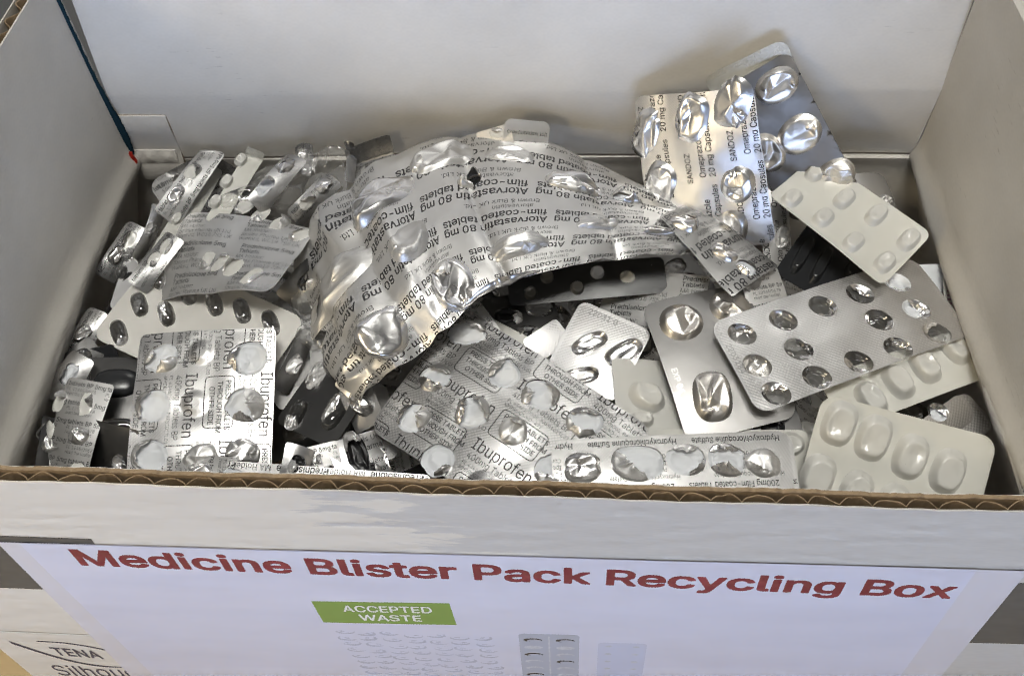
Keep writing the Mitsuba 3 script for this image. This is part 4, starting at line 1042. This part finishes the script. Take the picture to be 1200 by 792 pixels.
    'arch_fold': {"o":[93.8,87.2,0.8],"u":[-0.725,-0.6552,0.2123],"v":[-0.641,0.7547,0.14],"L":23.0,"W":38.7,"pk":[[17.3,31.2,5,3.6,-110,"b"],[13.6,14.7,5,3.4,-110,"b"],[11.6,5.6,4,3,-110,"p"]]},
    'tangle_a': {"o":[-84.5,83.3,-9.2],"u":[0.6156,0.5998,0.5111],"v":[0.7698,-0.5964,-0.2274],"L":20.1,"W":12.1,"pk":[[11.0,6.4,4,3,3,"n"]]},
    'tangle_c': {"o":[-117.2,120.2,1.8],"u":[0.9207,0.3737,0.1128],"v":[0.3743,-0.7631,-0.5269],"L":20.2,"W":9.1,"pk":[[8.4,3.2,4,3,0,"k"],[15.9,3.2,4,3,0,"k"]]},
    'tangle_d': {"o":[-140.2,85.8,-5.0],"u":[0.5103,0.8104,0.2877],"v":[0.8463,-0.4136,-0.3358],"L":23.5,"W":8.4,"pk":[[11.9,3.4,3.4,2.2,-3,"q"],[18.3,4.0,3.4,2.2,-3,"q"]]},
    'tangle_e': {"o":[-162.2,56.2,-15.0],"u":[0.757,0.5762,0.3081],"v":[0.6461,-0.5896,-0.4846],"L":15.3,"W":9.7,"pk":[[8.1,5.0,4,3,-1,"k"]]},
    'tangle_f': {"o":[-155.5,13.1,-15.8],"u":[-0.0832,0.9773,0.195],"v":[0.5386,0.2087,-0.8163],"L":19.4,"W":7.6,"pk":[[9.7,3.7,3.4,2.4,6,"b"]]},
    'tangle_g': {"o":[-86.7,135.2,1.0],"u":[0.1234,0.9513,0.2824],"v":[0.9806,-0.1606,0.1124],"L":14.4,"W":7.5,"pk":[[7.4,3.5,3,2.2,6,"b"]]},
    'tangle_i': {"o":[-80.9,45.4,-13.3],"u":[0.3388,0.9155,0.2168],"v":[0.7058,-0.0949,-0.7021],"L":21.1,"W":7.0,"pk":[[10.6,3.6,4,2.4,3,"b"]]},
    'tangle_j': {"o":[-58.4,44.3,-10.1],"u":[0.6065,0.5853,0.5381],"v":[0.7816,-0.5629,-0.2687],"L":10.3,"W":10.4,"pk":[[5.1,5.1,4,3.2,90,"n"]]},
    'wall_pack_a': {"o":[-158.4,95.8,-12.0],"u":[0.4399,0.8226,0.3604],"v":[0.8456,-0.2442,-0.4747],"L":24.1,"W":9.7,"pk":[[9.9,3.9,4,2.6,3,"b"],[17.3,4.7,4,2.6,3,"q"]]},
    'wall_pack_b': {"o":[-162.9,59.3,-17.9],"u":[0.3713,0.8543,0.3638],"v":[0.8716,-0.1857,-0.4536],"L":22.3,"W":8.5,"pk":[[11.9,3.4,4,2.8,7,"b"]]},
    'fan_a': {"o":[-135.4,113.7,1.6],"u":[0.3853,0.9074,0.1676],"v":[0.8644,-0.2914,-0.4097],"L":34.6,"W":9.8,"pk":[[9.9,3.2,4.4,2.6,4,"b"],[21.6,3.4,4.4,2.6,4,"q"]]},
    'fan_b': {"o":[-99.7,116.6,5.1],"u":[0.4813,0.8621,0.1582],"v":[0.8025,-0.3609,-0.4751],"L":27.1,"W":8.4,"pk":[[8.3,2.4,4.4,2.8,2,"p"],[20.5,3.0,4.4,2.8,2,"b"]]},
    'fan_c': {"o":[-84.3,111.9,4.3],"u":[0.5908,0.7882,0.1722],"v":[0.6553,-0.3443,-0.6723],"L":22.9,"W":8.1,"pk":[[8.2,3.0,4.2,2.6,0,"q"],[17.6,3.1,4.2,2.6,0,"b"]]},
    'fan_d': {"o":[-161.4,42.1,-15.5],"u":[0.436,0.7896,0.4317],"v":[0.8974,-0.3453,-0.2746],"L":18.4,"W":10.4,"pk":[[10.3,4.8,4.4,3,1,"p"]]},
    'fan_e': {"o":[-72.4,5.9,-11.7],"u":[0.1547,0.9752,0.1586],"v":[0.7792,-0.0217,-0.6264],"L":15.8,"W":9.8,"pk":[[8.0,4.9,4.4,3.2,13,"n"]]},
}
NETS = {
    'ator': {"A":[[[90.9,81.6,-8.0],[95.7,89.3,-10.0],[100.6,97.9,-12.0]],[[71.7,91.0,3.0],[75.0,95.9,3.0],[79.8,102.0,0.0]],[[51.8,86.4,9.0],[56.8,100.8,10.0],[59.9,114.0,6.0]],[[28.2,76.6,16.0],[31.1,98.0,18.0],[33.0,127.6,13.0]],[[4.3,67.2,18.0],[1.8,96.1,22.0],[2.8,139.7,16.0]],[[-8.8,61.2,15.0],[-21.4,91.0,21.0],[-26.1,139.9,16.0]],[[-21.1,51.0,7.0],[-37.5,76.9,17.0],[-53.7,122.4,11.0]],[[-33.8,44.8,0.0],[-49.9,67.5,8.0],[-68.7,112.7,2.0]],[[-44.5,43.3,-11.0],[-59.1,59.8,-13.0],[-80.2,99.6,-14.0]]],"tu":[0.0,24.6,46.4,74.6,103.9,126.4,150.6,168.6,189.6],"W":75,"pk":[[146.8,59.9,12,6,0,"B"],[132.5,11.3,10,11,0,"B"],[165.0,15.8,9,10,0,"B"],[172.2,47.3,17,6.5,0,"B"],[126.2,65.5,10,5,0,"B"],[105.5,64.3,8,3.6,0,"b"],[84.1,54.2,10,4.5,0,"B"],[102.3,17.6,11,5.5,0,"B"],[73.8,30.3,8,5,0,"b"],[64.3,54.2,6,4.5,0,"p"],[49.2,24.6,7,4.5,0,"b"],[142.0,37.2,9,7,0,"B"],[117.4,52.9,4,2.6,0,"n"],[37.3,44.1,6,4,0,"b"]]},
}

_used = {}
for idx, (n, sp) in enumerate(SPEC.items()):
    key = 'blister_pack' if idx == 0 else f'blister_pack_{idx:03d}'
    if n in NETS:
        d = NETS[n]
        S = Net(d, idx + 1, 1.0)
    else:
        d = PACKS[n]
        S = Flat(d, idx + 1, sp.get('bend', (0.3, 0.3, 0.2)), sp.get('wob', 0.3))
    build_pack(key, S, d['pk'], sp['mat'], sp.get('dome'), sp.get('r', 4.0), outline=ragged(S.L, S.W) if n == 'ator' else None, prints=prints_for(n, S), seed=idx, flapmat=sp.get('flapmat'), ink=sp.get('ink', 'ink'), fine=1.0 if n in NETS else 2.2)
    labels[key] = {'label': sp['label'], 'category': 'blister pack', 'group': 'empty blister packs piled in the box'}
    if n == 'white_pink':
        v = np.vstack([np.array([[1.0, a], [5.4, a], [5.4, a + 0.7], [1.0, a + 0.7]]) for a in np.arange(3.5, 17, 1.5)])
        f = np.vstack([np.array([[0, 2, 1], [0, 3, 2]]) + 4 * i for i in range(len(v) // 4)])
        put(key + '__print', *_mu(surf(S, v, np.full(len(v), 0.08), f), 'pink_ink'))
    if n == 'ator':
        rolled_edge(key, S, 96, 132)
    CODE = {'silver_fourteen': ('2203184', 1.4, 9.0, 1.9, True), 'silver_capsule': ('22031 0', 4.0, 3.6, 2.0, False), 'alu_right': ('EXP 04', 2.2, 26.0, 1.9, True), 'hydroxy': ('23115', 74.5, 6.0, 1.8, True), 'pred': ('B03 LOT', 43.0, 35.5, 1.7, False)}.get(n)
    if CODE:
        embossed_code(key, S, *CODE)

# packs lower in the heap, glimpsed through the gaps
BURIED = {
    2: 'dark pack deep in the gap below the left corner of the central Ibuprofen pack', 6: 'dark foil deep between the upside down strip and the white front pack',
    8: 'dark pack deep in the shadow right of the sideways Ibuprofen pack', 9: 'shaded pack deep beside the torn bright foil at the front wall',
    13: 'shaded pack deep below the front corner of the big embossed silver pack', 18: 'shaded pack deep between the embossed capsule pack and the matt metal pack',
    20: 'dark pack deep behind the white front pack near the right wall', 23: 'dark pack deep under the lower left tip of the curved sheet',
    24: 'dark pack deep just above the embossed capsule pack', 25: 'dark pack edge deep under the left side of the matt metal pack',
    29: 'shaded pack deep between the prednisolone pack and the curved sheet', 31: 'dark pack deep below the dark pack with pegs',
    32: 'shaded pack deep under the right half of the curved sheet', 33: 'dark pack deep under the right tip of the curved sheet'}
kb = 0
fr = np.random.default_rng(11)
nf = 0
for gy in (14, 40, 66, 92, 118):
    for gx in (-128, -84, -42, 0, 42, 84, 128):
        L, W = fr.uniform(48, 72), fr.uniform(30, 42)
        a = fr.uniform(0, 6.28)
        tx, tyy = fr.normal(0, 0.2, 2)
        u = np.array([math.cos(a), math.sin(a), tx]); u /= np.linalg.norm(u)
        w_ = np.array([-math.sin(a), math.cos(a), tyy]); w_ -= u * (u @ w_); w_ /= np.linalg.norm(w_)
        v = -w_
        c = np.array([gx + fr.uniform(-8, 8), gy + fr.uniform(-6, 6), -37 - fr.uniform(0, 12)])
        rx, ry = abs(u[0]) * L / 2 + abs(v[0]) * W / 2, abs(u[1]) * L / 2 + abs(v[1]) * W / 2
        c[0] = np.clip(c[0], -158 + rx, 158 - rx); c[1] = np.clip(c[1], min(4 + ry, 73), max(140 - ry, 73))
        d = dict(o=c - u * L / 2 - v * W / 2, u=u, v=v, L=L, W=W)
        ty = 'kqwh'[nf % 4]
        nu, nv = int(L / 13), int(W / 12)
        pk = [[(i + 0.5) * L / nu, (j + 0.5) * W / nv, 4.6, 3.4, 0, ty] for i in range(nu) for j in range(nv)]
        if nf not in BURIED:
            nf += 1
            continue
        key = 'buried_blister_pack' if kb == 0 else f'buried_blister_pack_{kb:03d}'
        kb += 1
        S = Flat(d, 100 + nf, (0.5, 0.5, 0.5), 0.5)
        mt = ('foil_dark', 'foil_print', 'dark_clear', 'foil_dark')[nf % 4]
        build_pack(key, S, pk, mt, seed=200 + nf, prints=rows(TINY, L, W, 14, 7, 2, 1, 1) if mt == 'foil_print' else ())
        labels[key] = {'label': BURIED[nf], 'category': 'blister pack', 'group': 'blister packs glimpsed deep in the gaps'}
        nf += 1
